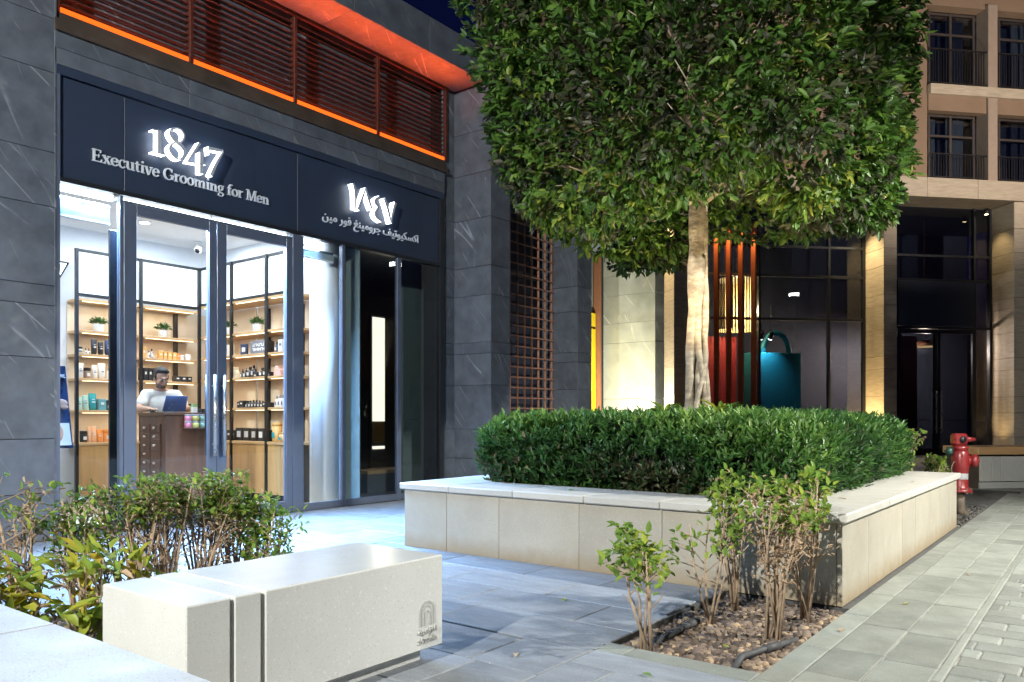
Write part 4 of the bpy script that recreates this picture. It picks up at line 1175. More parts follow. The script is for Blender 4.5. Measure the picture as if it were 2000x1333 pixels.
b = MB(); b.box(5.19, 5.25, 8.9, 8.95, CZ + .001, CZ + .07, .002); b.build('lower_half', PC['white'], t)
b = MB(); b.box(5.192, 5.248, 8.902, 8.948, CZ + .0705, CZ + .11, .002); b.build('upper_half', PC['green'], t)
t = thing('display_tube', (5.43, 8.86, CZ), 'white squeeze tube standing at the right end of the counter', 'tube')
b = MB(); tube_mesh(b, (5.43, 8.86, CZ + .001), .06, .16); b.build('tube_body', PC['white'], t, True)
b = MB(); b.box(5.30, 5.40, 8.9, 9.0, CZ + .001, CZ + .05, .004); tag(b.build('card_reader', PC['black']), 'small black card reader on the counter', 'card reader')

# ------------------------------------------------------------------ the man at the counter
def ell(m, c, r, M=None, n=16, k=10):
    vs, fs = [], []
    for i in range(k + 1):
        th = math.pi * i / k
        for j in range(n):
            ph = 2 * math.pi * j / n
            p_ = Vector((r[0] * math.sin(th) * math.cos(ph), r[1] * math.sin(th) * math.sin(ph), -r[2] * math.cos(th)))
            if M is not None: p_ = M @ p_
            vs.append(p_ + Vector(c))
    for i in range(k):
        for j in range(n):
            fs.append((i * n + j, i * n + (j + 1) % n, (i + 1) * n + (j + 1) % n, (i + 1) * n + j))
    m.add(vs, fs)
def cap(m, a, b, ra, rb, n=12):
    a, b = Vector(a), Vector(b)
    m.tube([a, a.lerp(b, .5), b], [ra, (ra + rb) / 2, rb], n); ell(m, a, (ra, ra, ra), n=n, k=8); ell(m, b, (rb, rb, rb), n=n, k=8)
def fuse(m, name, mats, voxel, parent, loc, smooth_it=6, matfn=None, disp=None):
    """voxel-fuse overlapping volumes into one continuous surface"""
    me = bpy.data.meshes.new(name); me.from_pydata([tuple(Vector(p) - Vector(loc)) for p in m.v], [], m.f); me.update()
    o = bpy.data.objects.new(name, me); COL.objects.link(o)
    r = o.modifiers.new('r', 'REMESH'); r.mode = 'VOXEL'; r.voxel_size = voxel; r.use_smooth_shade = True
    s_ = o.modifiers.new('s', 'SMOOTH'); s_.factor = .5; s_.iterations = smooth_it
    bpy.context.view_layer.update()
    ne = bpy.data.meshes.new_from_object(o.evaluated_get(bpy.context.evaluated_depsgraph_get()))
    bpy.data.objects.remove(o)
    ne.materials.clear()
    for q in mats: ne.materials.append(q)
    if matfn:
        idx = [matfn(p_.center + Vector(loc)) for p_ in ne.polygons]
        ne.polygons.foreach_set('material_index', idx)
    ne.polygons.foreach_set('use_smooth', [True] * len(ne.polygons)); ne.update()
    return link(name, ne, loc, parent)

MX, MY = 5.16, 9.56          # hips
HC = Vector((5.06, 9.40, 1.60))   # head centre
man = thing('person', (MX, MY, 0), 'man in an off-white t-shirt leaning over the dark shop counter', 'person')
Mh = Matrix.Rotation(rad(-8), 4, 'Z') @ Matrix.Rotation(rad(16), 4, 'X')     # face towards -Y (the street), turned a little right, bent down
def hp(x, y, z): return HC + (Mh @ Vector((x, y, z)))
b = MB()
ell(b, HC + Mh @ Vector((0, .012, .035)), (.079, .096, .088), Mh.to_3x3())           # skull
ell(b, hp(0, -.022, -.05), (.064, .072, .075), Mh.to_3x3())                 # face
ell(b, hp(0, -.055, -.095), (.038, .034, .030), Mh.to_3x3())                # chin
ell(b, hp(0, -.1, -.02), (.011, .016, .022), Mh.to_3x3(), 10, 8)            # nose
ell(b, hp(0, -.112, -.036), (.015, .014, .010), Mh.to_3x3(), 10, 8)
ell(b, hp(0, -.088, .012), (.052, .016, .010), Mh.to_3x3(), 12, 8)           # brow
ell(b, hp(0, -.094, -.066), (.024, .012, .007), Mh.to_3x3(), 10, 8)           # lips
for s_ in (-1, 1):
    ell(b, hp(s_ * .078, .012, -.02), (.010, .022, .032), Mh.to_3x3(), 10, 8)    # ears
    ell(b, hp(s_ * .04, -.07, -.03), (.022, .022, .026), Mh.to_3x3(), 10, 8)     # cheeks
NK = Vector((5.10, 9.49, 1.44))
cap(b, hp(0, .025, -.06), NK, .056, .066)
SL, SRr = Vector((4.945, 9.55, 1.385)), Vector((5.275, 9.45, 1.385))   # his right / left shoulders
cap(b, NK, (5.12, 9.54, 1.36), .07, .10)
cap(b, SL, SRr, .066, .066); cap(b, NK, SL, .05, .05); cap(b, NK, SRr, .05, .05)
ell(b, (5.12, 9.52, 1.25), (.175, .12, .18)); ell(b, (5.14, 9.55, 1.05), (.17, .13, .2)); ell(b, (MX, MY + .02, .9), (.19, .14, .14))
for s_ in (-1, 1):
    hip = Vector((MX + s_ * .095, MY + .02, .88)); kn = Vector((MX + s_ * .11, MY + .0, .48)); an = Vector((MX + s_ * .12, MY + .05, .09))
    cap(b, hip, kn, .095, .062); cap(b, kn, an, .06, .042); ell(b, (an.x, an.y - .05, .04), (.045, .12, .038))
# his right arm (left in the picture) rests on the counter with the mouse
EL, WR = Vector((4.785, 9.43, 1.215)), Vector((4.79, 9.165, 1.205))
cap(b, SL, EL, .056, .046); cap(b, EL, WR, .046, .029)
HD = Vector((4.776, 9.115, 1.203))
ell(b, HD, (.042, .050, .018))
for i, (dx, ln) in enumerate(((-.031, .050), (-.011, .062), (.010, .066), (.030, .056))):
    k0 = HD + Vector((dx, -.036, .004)); k1 = k0 + Vector((dx * .12, -ln * .55, .006)); k2 = k1 + Vector((dx * .05, -ln * .4, -.018))
    cap(b, k0, k1, .0095, .009, 8); cap(b, k1, k2, .009, .0078, 8)
th0 = HD + Vector((.036, .012, -.002)); th1 = th0 + Vector((.024, -.03, -.004)); cap(b, th0, th1, .0115, .010, 8); cap(b, th1, th1 + Vector((-.004, -.028, -.004)), .010, .0085, 8)
# his left arm goes to the keyboard behind the laptop lid
EL2, WR2 = Vector((5.36, 9.34, 1.22)), Vector((5.16, 9.20, 1.225))
cap(b, SRr, EL2, .056, .046); cap(b, EL2, WR2, .046, .029)
HD2 = Vector((5.09, 9.155, 1.215)); ell(b, HD2, (.048, .042, .018))
for i, (dy, ln) in enumerate(((-.030, .050), (-.010, .062), (.010, .066), (.030, .056))):
    k0 = HD2 + Vector((-.036, dy, .002)); k1 = k0 + Vector((-ln * .55, dy * .1, .006)); k2 = k1 + Vector((-ln * .38, 0, -.016))
    cap(b, k0, k1, .0095, .009, 8); cap(b, k1, k2, .009, .0078, 8)
th0 = HD2 + Vector((.005, -.036, 0)); cap(b, th0, th0 + Vector((-.035, -.02, -.006)), .0115, .009, 8)
def headmat(p_):
    q = Mh.inverted() @ (p_ - HC)
    if abs(q.x) < .085 and -.14 < q.y < .06 and q.z < -.045 and q.z > -.13 and not (abs(q.x) < .026 and q.z > -.078 and q.y < -.085):
        if q.z < -.052 - .25 * (q.y + .06) * 0 and (q.y > -.105): return 1 if (q.z < -.058 or q.y > -.03) and q.y < .03 else 0
    return 0
body = fuse(b, 'body', [M_SKIN, M_BEARD], .0065, man, (MX, MY, 0), 3, headmat)
# clothing and hair as children
b = MB()
cap(b, SL, SRr, .078, .078); ell(b, (5.12, 9.525, 1.25), (.198, .14, .19)); ell(b, (5.14, 9.55, 1.05), (.195, .152, .22)); cap(b, (5.10, 9.50, 1.40), SL, .068, .07); cap(b, (5.10, 9.50, 1.40), SRr, .068, .07); cap(b, (5.10, 9.495, 1.415), (5.12, 9.54, 1.36), .078, .10)
cap(b, SL, SL.lerp(EL, .62), .072, .070); cap(b, SRr, SRr.lerp(EL2, .62), .072, .070); ell(b, (MX, MY + .02, .90), (.205, .158, .10))
fuse(b, 'tshirt', [M_SHIRT], .010, man, (MX, MY, 1.1), 8)
b = MB()
for s_ in (-1, 1):
    hip = Vector((MX + s_ * .095, MY + .02, .86)); kn = Vector((MX + s_ * .11, MY + .0, .48)); an = Vector((MX + s_ * .12, MY + .05, .12))
    cap(b, hip, kn, .112, .08); cap(b, kn, an, .08, .064)
ell(b, (MX, MY + .02, .86), (.215, .165, .10))
fuse(b, 'trousers', [PC['navy']], .014, man, (MX, MY, .5), 4)
b = MB()
ell(b, hp(0, .03, .055), (.087, .098, .088), Mh.to_3x3()); ell(b, hp(-.01, -.03, .105), (.07, .062, .036), Mh.to_3x3()); ell(b, hp(0, .065, -.0), (.078, .06, .075), Mh.to_3x3())
ell(b, hp(.03, -.06, .095), (.04, .03, .025), Mh.to_3x3(), 12, 8)
for s_ in (-1, 1): ell(b, hp(s_ * .074, .0, .02), (.014, .028, .04), Mh.to_3x3(), 10, 8)
fuse(b, 'hair', [M_HAIR], .008, man, tuple(HC), 2)
for s_ in (-1, 1):
    b = MB(); ell(b, hp(s_ * .031, -.083, -.006), (.0125, .008, .007), Mh.to_3x3(), 12, 8); b.build('eye', PC['white'], man, True)
    b = MB(); ell(b, hp(s_ * .031, -.0895, -.010), (.006, .003, .005), Mh.to_3x3(), 10, 6); b.build('iris', PC['black'], man, True)
    b = MB(); b.tube([hp(s_ * .014, -.101, .013), hp(s_ * .032, -.101, .019), hp(s_ * .052, -.089, .012)], [.004, .005, .003], 6); b.build('eyebrow', M_HAIR, man, True)

# poster board and triangular wall light, camera, column of light
pt = thing('poster_board', (3.25, 8.3, .0), 'dark poster board with white lettering leaning behind the left window pane', 'poster')
b = MB(); b.add([(2.9, 8.32, .80), (3.52, 8.24, .80), (3.47, 8.30, 1.62), (2.9, 8.38, 1.62), (2.9, 8.34, .80), (3.52, 8.26, .80), (3.47, 8.32, 1.62), (2.9, 8.40, 1.62)], [(0, 1, 2, 3), (7, 6, 5, 4), (0, 4, 5, 1), (1, 5, 6, 2), (2, 6, 7, 3), (3, 7, 4, 0)]); b.build('board', PC['navy'], pt)
b = MB(); b.add([(3.1, 8.286, .83), (3.505, 8.236, .83), (3.49, 8.258, 1.05), (3.1, 8.303, 1.05)], [(0, 1, 2, 3)]); b.build('lower_picture', PC['cream'], pt)
b = MB(); ell(b, (3.38, 8.25, .95), (.055, .006, .085)); b.build('printed_face', M_SKIN, pt, True)
b = MB(); ell(b, (3.40, 8.255, 1.25), (.075, .006, .04)); ell(b, (3.44, 8.255, 1.21), (.04, .006, .025)); b.build('printed_hand', M_SKIN, pt, True)
text_obj('AL', 'lettering', 3.40, 3.465, 1.50, 8.285, PC['white'], pt, .02, h=.035)
b = MB(); b.box(3.14, 3.16, 8.35, 8.37, 0.003, 1.4); b.box(3.35, 3.37, 8.33, 8.35, 0.003, 1.4); b.build('stand_leg', M_OAK, pt)
tl = thing('triangle_wall_light', (4.35, 10.7, 2.9), 'black triangular wall frame glowing white at its edge, left of the shelves', 'light')
b = MB(); b.tube([(4.12, 10.68, 3.10), (4.50, 10.68, 3.10), (4.31, 10.68, 2.72), (4.12, 10.68, 3.10)], .022, 4); b.build('frame', M_BLACK, tl)
b = MB(); b.tube([(4.14, 10.70, 3.09), (4.48, 10.70, 3.09), (4.31, 10.70, 2.75), (4.14, 10.70, 3.09)], .014, 4); b.build('glow_tube', EM_STRIP, tl)
cc = thing('security_camera', (6.02, 10.2, 3.57), 'white security camera under the shop ceiling by the corner', 'camera')
b = MB(); b.lathe([(.05, 3.56), (.055, 3.565), (.055, 3.579)], (6.02, 10.2, 0), 16); b.build('mount', M_WHITEPL, cc, True)
b = MB(); b.tube([(6.02, 10.2, 3.56), (6.02, 10.2, 3.50)], .018, 8); b.build('stem', M_WHITEPL, cc, True)
b = MB(); b.tube([(6.06, 10.24, 3.50), (6.0, 10.16, 3.46), (5.95, 10.09, 3.43)], [.05, .052, .048], 14); b.build('housing', M_WHITEPL, cc, True)
b = MB(); b.tube([(5.949, 10.088, 3.4295), (5.945, 10.083, 3.427)], .034, 14); b.build('lens', M_BLACK, cc, True)

lc = thing('light_column', (8.35, 9.05, 0), 'tall warm lit panel glowing inside the right hand window', 'light')
b = MB(); b.box(8.20, 8.50, 9.03, 9.1, .02, 2.70, .004); b.build('case', M_DKROOM, lc)
b = MB(); b.box(8.225, 8.475, 9.015, 9.029, 1.05, 2.66, .002); b.build('diffuser', EM_WBOX, lc)
b = MB(); b.box(8.225, 8.475, 9.016, 9.029, .72, 1.03, .002); b.build('wood_inset', M_OAK, lc)
b = MB(); b.box(8.225, 8.475, 9.0155, 9.029, .62, .665, .002); b.build('lower_light', EM_WBOX, lc)
cs = thing('low_console', (8.0, 8.7, 0), 'low dark console with a pale oak top behind the right hand window', 'console')
b = MB(); b.box(7.70, 9.4, 8.55, 8.98, .28, .33, .003); b.build('console_top', M_OAKH, cs)
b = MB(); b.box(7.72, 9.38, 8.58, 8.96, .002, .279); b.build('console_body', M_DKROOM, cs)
for x, y in ((9.6, 10.3),):
    lamp('side_room_glow', 'AREA', (8.35, 8.98, 1.85), 14, (1, .85, .6), lc, size=.25, size_y=1.6, look=(8.3, 7.0, 1.2))

# =================================================================== BENCH
bn = thing('stone_bench', (2.0, 2.7, 0), 'white terrazzo bench of three blocks with an engraved arch emblem', 'bench')
BY0, BY1, BZ0, BZ1 = 2.41, 2.99, .075, .48
for a, b_ in ((1.38, 1.545), (1.56, 1.668), (1.684, 2.622)):
    pbox('bench_block', a, b_, BY0, BY1, BZ0, BZ1, .005, M_BENCH, bn)
pbox('block_core', 1.40, 2.60, BY0 + .022, BY1 - .022, BZ0 + .002, BZ1 - .022, .002, M_BENCH, bn)
pbox('bench_plinth', 1.45, 2.56, BY0 + .08, BY1 - .08, 0.0, BZ0 + .001, .003, M_BENCH, bn)
em = part('engraved_emblem', (2.52, BY0, .2), bn)
def arch(w, zb, zt, x, th, nm_='arch'):
    n = 14; pts = []
    r_ = w / 2
    pts.append((x - r_, zb, th))
    for i in range(n + 1):
        a = math.pi - math.pi * i / n
        pts.append((x + r_ * math.cos(a), zt - r_ + r_ * math.sin(a), th))
    pts.append((x + r_, zb, th))
    m = MB(); stroke(m, pts, BY0 - .0025, BY0 + .002, mi_s=0); m.build(nm_, M_ENGR, em)
arch(.094, .180, .285, 2.52, .010); arch(.060, .180, .268, 2.52, .009); arch(.026, .180, .245, 2.52, .008)
text_obj("\ufe94\ufef4\ufeeb\ufe8d\ufeb0\ufedf\ufe8d", 'arabic_name', 2.462, 2.578, .146, BY0 - .0012, M_ENGR, em, .006, h=.036)
text_obj('al zahia', 'latin_name', 2.46, 2.58, .105, BY0 - .0012, M_ENGR, em, .006, h=.030)

# foreground coping slab of the neighbouring planter
ns = thing('near_planter', (.2, 3.2, 0), 'pale granite planter coping at the lower left corner', 'planter')
for i in range(4):
    pbox('coping_slab', -.35, 1.08, 1.45 + i * 1.2, 1.45 + (i + 1) * 1.2 - .004, .40, .45, .006, M_SLAB, ns)
    pbox('wall_slab', .98, 1.04, 1.45 + i * 1.2, 1.45 + (i + 1) * 1.2 - .004, 0, .399, .002, M_GRAN, ns)

# =================================================================== GRANITE PLANTER WITH TREE
pl = thing('granite_planter', (6.9, 3.0, 0), 'large beige granite planter with coping around the clipped tree', 'planter')
PX0, PX1, PY0, PY1 = 4.77, 9.0, 1.24, 4.83
def runs(a, b, lens):
    out = []; x = a; i = 0
    while x < b - .05:
        e = min(b, x + lens[i % len(lens)]); 
        if b - e < .15: e = b
        out.append((x, e)); x = e; i += 1
    return out
for a, b_ in runs(PY0 + .032, PY1, [.60, .52, .66, .74, .55]): pbox('face_slab', PX0 + RN.uniform(-.001, .001), PX0 + .03, a + .0015, b_ - .0015, 0, .489, .002, M_GRAN, pl)
for a, b_ in runs(PX0, PX1, [.62, .45, .58, .5]): pbox('face_slab', a + .0015, b_ - .0015, PY0 + RN.uniform(-.001, .001), PY0 + .03, 0, .489, .002, M_GRAN, pl)
for a, b_ in runs(PX0 + .032, PX1, [.8]): pbox('face_slab', a + .0015, b_ - .0015, PY1 - .03, PY1, 0, .489, .002, M_GRAN, pl)
pbox('face_slab', PX1 - .03, PX1, PY0 + .032, PY1 - .032, 0, .489, .002, M_GRAN, pl)
CO, CW = .034, .57
for a, b_ in runs(PY0 + CW - CO, PY1 - CW + CO, [.62, .60, .64]): pbox('coping_slab', PX0 - CO, PX0 - CO + CW, a + .0015, b_ - .0015, .49, .545, .008, M_CAP, pl)
for a, b_ in runs(PX0 - CO, PX1 + CO, [1.1, .72, .72, .9]): pbox('coping_slab', a + .0015, b_ - .0015, PY0 - CO, PY0 - CO + CW - .002, .49, .545, .008, M_CAP, pl)
for a, b_ in runs(PX0 - CO, PX1 + CO, [.8, .62, .7]): pbox('coping_slab', a + .0015, b_ - .0015, PY1 + CO - CW + .002, PY1 + CO, .49, .545, .008, M_CAP, pl)
for a, b_ in runs(PY0 + CW - CO, PY1 - CW + CO, [.9]): pbox('coping_slab', PX1 + CO - CW, PX1 + CO, a + .0015, b_ - .0015, .49, .545, .008, M_CAP, pl)
pbox('planter_core', PX0 + .032, PX1 - .032, PY0 + .032, PY1 - .032, 0, .47, .002, M_SOIL, pl)

TC = np.array([6.78, 3.04])
ring = MB(); n = 40; vs = []; fs = []
for z, r_ in ((.45, 1.22), (1.08, 1.22), (1.08, 1.19), (.9, 1.19)):
    for k in range(n): vs.append((TC[0] + r_ * math.cos(2 * math.pi * k / n), TC[1] + r_ * math.sin(2 * math.pi * k / n), z))
for i in range(3):
    for k in range(n): fs.append((i * n + k, i * n + (k + 1) % n, (i + 1) * n + (k + 1) % n, (i + 1) * n + k))
fs.append(tuple(3 * n + k for k in range(n)))
ring.add(vs, fs)
tag(ring.build('tree_ring', M_BLACK, None, True), 'black metal ring edging around the tree inside the hedge', 'edging')

def sprigs(P, D, per, spread, L, W, name, m, tint, origin, up=.35, droop=.15, fold=.25):
    """a rosette of leaves at each twig end P pointing along D"""
    n = len(P)
    P2 = np.repeat(P, per, 0); D2 = np.repeat(D, per, 0)
    J = unit(n * per)
    DD = D2 + J * spread
    B = P2 + D2 * NP.uniform(-.07, .02, (n * per, 1)) * (L / .1) + J * .012
    N_ = D2 * .9 + np.array([0, 0, up]) + unit(n * per) * .35
    ll = (NP.uniform(.6, 1.2, n * per) * np.repeat(NP.uniform(.75, 1.2, n), per)) * L; ww = NP.uniform(.75, 1.2, n * per) * W
    tt = np.clip(np.repeat(tint, per) + NP.normal(0, .12, n * per), 0, 1)
    return leaf_mesh(name, B, DD, N_, ll, ww, m, tt, droop, fold, origin)

def lump(p_, f, seed):
    r = np.random.default_rng(seed); s = 0
    for k in range(6):
        d = r.normal(size=3); d /= np.linalg.norm(d)
        s = s + np.sin(p_ @ d * f * r.uniform(.7, 1.6) + r.uniform(0, 6.28))
    return s / 6

def rbox_sdf(p_, h, r_):
    q = np.abs(p_) - (h - r_)
    return np.linalg.norm(np.maximum(q, 0), axis=1) + np.minimum(q.max(1), 0) - r_

# hedge: rounded ring of narrow upright leaves
def hedge():
    t = thing('clipped_hedge', (6.9, 3.0, .5), 'dense clipped green hedge with narrow leaves filling the granite planter', 'hedge')
    hc = np.array([6.98, 3.05, .78]); h = np.array([1.72, 1.50, .33])
    n = 80000
    p_ = NP.uniform(-1, 1, (n, 3)) * (h + .06)
    d = rbox_sdf(p_, h, .30) + lump(p_, 3.5, 3) * .06
    keep = (d < .02) & (d > -.16) & ~((np.hypot(p_[:, 0] + .20, p_[:, 1] + .01) < 1.23) & (p_[:, 2] < .5))
    p_ = p_[keep][:12500]
    e = .02
    g_ = np.stack([rbox_sdf(p_ + np.eye(3)[i] * e, h, .30) - rbox_sdf(p_ - np.eye(3)[i] * e, h, .30) for i in range(3)], 1)
    g_ /= (np.linalg.norm(g_, axis=1, keepdims=True) + 1e-6)
    D = g_ * .5 + np.array([0, 0, .75]) + unit(len(p_)) * .45
    D /= np.linalg.norm(D, axis=1, keepdims=True)
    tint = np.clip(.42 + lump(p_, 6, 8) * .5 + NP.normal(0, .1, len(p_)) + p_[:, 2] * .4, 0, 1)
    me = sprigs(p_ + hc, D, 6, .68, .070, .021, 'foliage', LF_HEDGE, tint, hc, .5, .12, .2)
    tag(link('foliage', me, hc, t), kind='stuff')
    m = MB()
    for k in range(160):
        a = NP.uniform(0, 6.283); x = hc[0] + math.copysign(abs(math.cos(a)) ** .5, math.cos(a)) * 1.55; y = hc[1] + math.copysign(abs(math.sin(a)) ** .5, math.sin(a)) * 1.33
        m.tube([(x, y, .46), (x + RN.uniform(-.05, .05), y + RN.uniform(-.05, .05), .75), (x + RN.uniform(-.1, .1), y + RN.uniform(-.1, .1), 1.0)], [.007, .005, .003], 5)
    tag(m.build('stems', M_TWIG, t), kind='stuff')
    # inner core so that no light leaks through the mass
    c_ = MB(); 
    for a in range(36):
        pass
    return t
hedge()
def groundcover():
    t = thing('tree_ring_groundcover', (TC[0], TC[1], .95), 'low leafy ground cover around the foot of the tree', 'plant')
    n = 1700
    a = NP.uniform(0, 6.283, n); r_ = np.sqrt(NP.uniform(0, 1, n)) * 1.17
    P = np.stack([TC[0] + r_ * np.cos(a), TC[1] + r_ * np.sin(a), 1.02 + NP.uniform(0, .12, n)], 1)
    D = unit(n) * .6 + np.array([0, 0, .8])
    me = sprigs(P, D, 6, .7, .062, .024, 'foliage', LF_HEDGE, NP.uniform(.2, .9, n), (TC[0], TC[1], 1.0), .6)
    tag(link('foliage', me, (TC[0], TC[1], 1.0), t), kind='stuff')
groundcover()
for i, (px_, py_, lab) in enumerate(((6.55, 2.72, 'small leafy plant right of the trunk foot'), (6.42, 3.18, 'small leafy plant at the left of the trunk foot'))):
    n = 16
    a = NP.uniform(0, 6.283, n)
    P = np.stack([px_ + .02 * np.cos(a), py_ + .02 * np.sin(a), 1.12 + NP.uniform(0, .08, n)], 1)
    D = np.stack([np.cos(a), np.sin(a), NP.uniform(.3, 1.3, n)], 1)
    me = leaf_mesh('broad_leaf_plant', P, D, np.tile([0, 0, 1.], (n, 1)), NP.uniform(.1, .2, n), NP.uniform(.03, .05, n), LF_SHRUB, NP.uniform(.4, .85, n), .3, .1, (px_, py_, 1.05))
    tag(link('broad_leaf_plant', me, (px_, py_, 1.05)), lab, 'plant', 'broad leaf plants at the trunk')

# ficus tree
def tree(base, label, crown_only=False, seed=2, full=True):
    t = thing('clipped_ficus_tree', base, label, 'tree')
    bx, by, bz = base
    m = MB()
    def strand(pts, rs, n_=10):
        q = smooth_pts([(p0[0], p0[1], p0[2], r0) for p0, r0 in zip(pts, rs)], 5)
        m.tube([(bx + a[0], by + a[1], a[2]) for a in q], [a[3] * .8 * (1 + .10 * math.sin(9 * a[2] + 40 * a[0]) + .05 * math.sin(23 * a[2])) for a in q], n_)
    # fused braided stems; local x toward +X, y toward +Y
    rx, ry = .609, -.793          # screen-right
    fx, fy = -.793, -.609         # toward the viewer
    def S(u, w, z): return (rx * u * .82 + fx * w * .82, ry * u * .82 + fy * w * .82, z)
    strand([S(-.085, 0, .9), S(-.09, .01, 1.2), S(-.085, .02, 1.6), S(-.05, .03, 2.0), S(-.02, .03, 2.5), S(0, 0, 3.0), S(.05, -.05, 3.7), S(.1, -.1, 4.6)], [.085, .056, .056, .07, .092, .09, .07, .045], 14)
    strand([S(.085, 0, .9), S(.075, .03, 1.25), S(.03, .07, 1.55), S(-.015, .07, 1.8), S(-.01, .05, 2.2), S(.01, .03, 2.6)], [.065, .034, .032, .04, .06, .08], 12)
    strand([S(.10, .03, .9), S(.115, .0, 1.2), S(.09, -.02, 1.5), S(.075, -.02, 1.8), S(.085, .0, 2.2), S(.075, 0, 2.6), S(.08, -.02, 3.1), S(.16, -.08, 3.9)], [.07, .042, .045, .05, .045, .045, .05, .035], 12)
    strand([S(-.02, .05, .9), S(-.03, .09, 1.2), S(.03, .085, 1.45), S(.08, .05, 1.65), S(.08, .0, 1.9)], [.05, .03, .03, .032, .035], 10)
    strand([S(.02, -.06, .9), S(.0, -.05, 1.4), S(.02, -.05, 1.9), S(.03, -.03, 2.5)], [.06, .045, .06, .075], 12)
    tr_ = m.build('trunk', M_BARK, t, True)
    m = MB()
    r = random.Random(seed)
    tips = []
    for k in range(22):
        a = r.uniform(0, 6.283); z0 = r.uniform(3.05, 4.4); L = r.uniform(1.0, 1.9); el = r.uniform(.15, .9)
        d = Vector((math.cos(a) * math.cos(el), math.sin(a) * math.cos(el), math.sin(el)))
        p0 = Vector((bx, by, z0)); p1 = p0 + d * L * .4 + Vector((0, 0, .08)); p2 = p0 + d * L
        m.tube([p0, p1, p2], [.035, .024, .010], 7)
        for q in range(5):
            f_ = r.uniform(.35, .95); s0 = p0.lerp(p2, f_)
            d2 = (d + Vector((r.uniform(-1, 1), r.uniform(-1, 1), r.uniform(-.4, .8)))).normalized()
            m.tube([s0, s0 + d2 * r.uniform(.25, .6)], [.010, .004], 5)
    m.build('limbs', M_BARK, t, True)
    hc = np.array([bx, by, 4.62]); h = np.array([1.66, 1.66, 1.85])
    n = 58000
    p_ = NP.uniform(-1, 1, (n, 3)) * (h + .2)
    def csdf(q):
        tp_ = (.92 + .08 * np.clip((q[:, 2] + 1.85) / 1.3, 0, 1))[:, None]
        d_ = rbox_sdf(q / np.concatenate([tp_, tp_, np.ones_like(tp_)], 1), h, .62) + lump(q, 2.6, 21) * .20 + lump(q, 7.0, 22) * .09
        rr = np.hypot(q[:, 0], q[:, 1])
        zb = 2.76 - hc[2] + .50 * np.maximum(0, 1 - (rr / .85) ** 2) + .16 * np.clip((q[:, 0] * .609 - q[:, 1] * .793 + .5) / .8, 0, 1) + lump(q * np.array([1, 1, 0]), 3.4, 27) * .26     # hollow, ragged underside
        return np.maximum(d_, (zb - q[:, 2]) * .8)
    d = csdf(p_)
    gaps = lump(p_, 4.2, 23)
    keep = (d < .02) & (((d > -.30) & (gaps < .22)) | ((d > -.95) & (NP.random(n) < .10)))
    p_ = p_[keep]
    e = .02
    g_ = np.stack([csdf(p_ + np.eye(3)[i] * e) - csdf(p_ - np.eye(3)[i] * e) for i in range(3)], 1)
    g_ /= (np.linalg.norm(g_, axis=1, keepdims=True) + 1e-6)
    D = g_ * .8 + np.array([0, 0, .12]) + unit(len(p_)) * .55
    D /= np.linalg.norm(D, axis=1, keepdims=True)
    tint = np.clip(.45 + lump(p_, 5, 31) * .45 + NP.normal(0, .17, len(p_)), 0, 1)
    me = sprigs(p_ + hc, D, 6, .66, .088, .038, 'crown', LF_TREE, tint, hc, .45, .18, .18)
    tag(link('crown', me, hc, t), kind='stuff')
    print('tree leaves', len(p_) * 6)
    return t, me
FT, crown_me = tree((TC[0], TC[1], .9), 'clipped ficus tree with a dense boxy crown and pale braided trunk')
for i, (x, y, lab) in enumerate(((6.25, 3.75, 'left'), (6.30, 2.45, 'right'))):
    t = thing('tree_uplight', (x, y, 1.1), f'small warm uplight hidden in the ground cover {lab} of the trunk', 'light', 'uplights at the tree')
    m = MB(); m.lathe([(.04, 1.02), (.045, 1.06), (.045, 1.10)], (x, y, 0), 14); m.build('housing', M_BLACK, t, True)
    m = MB(); m.lathe([(.036, 1.1), (.036, 1.103)], (x, y, 0), 14); m.build('lens', EM_UP, t)
    lamp('beam', 'SPOT', (x, y, 1.27), E_TREE, WARM, t, size=.03, spot=rad(95), blend=.8, look=(TC[0] - .1, TC[1], 4.2))

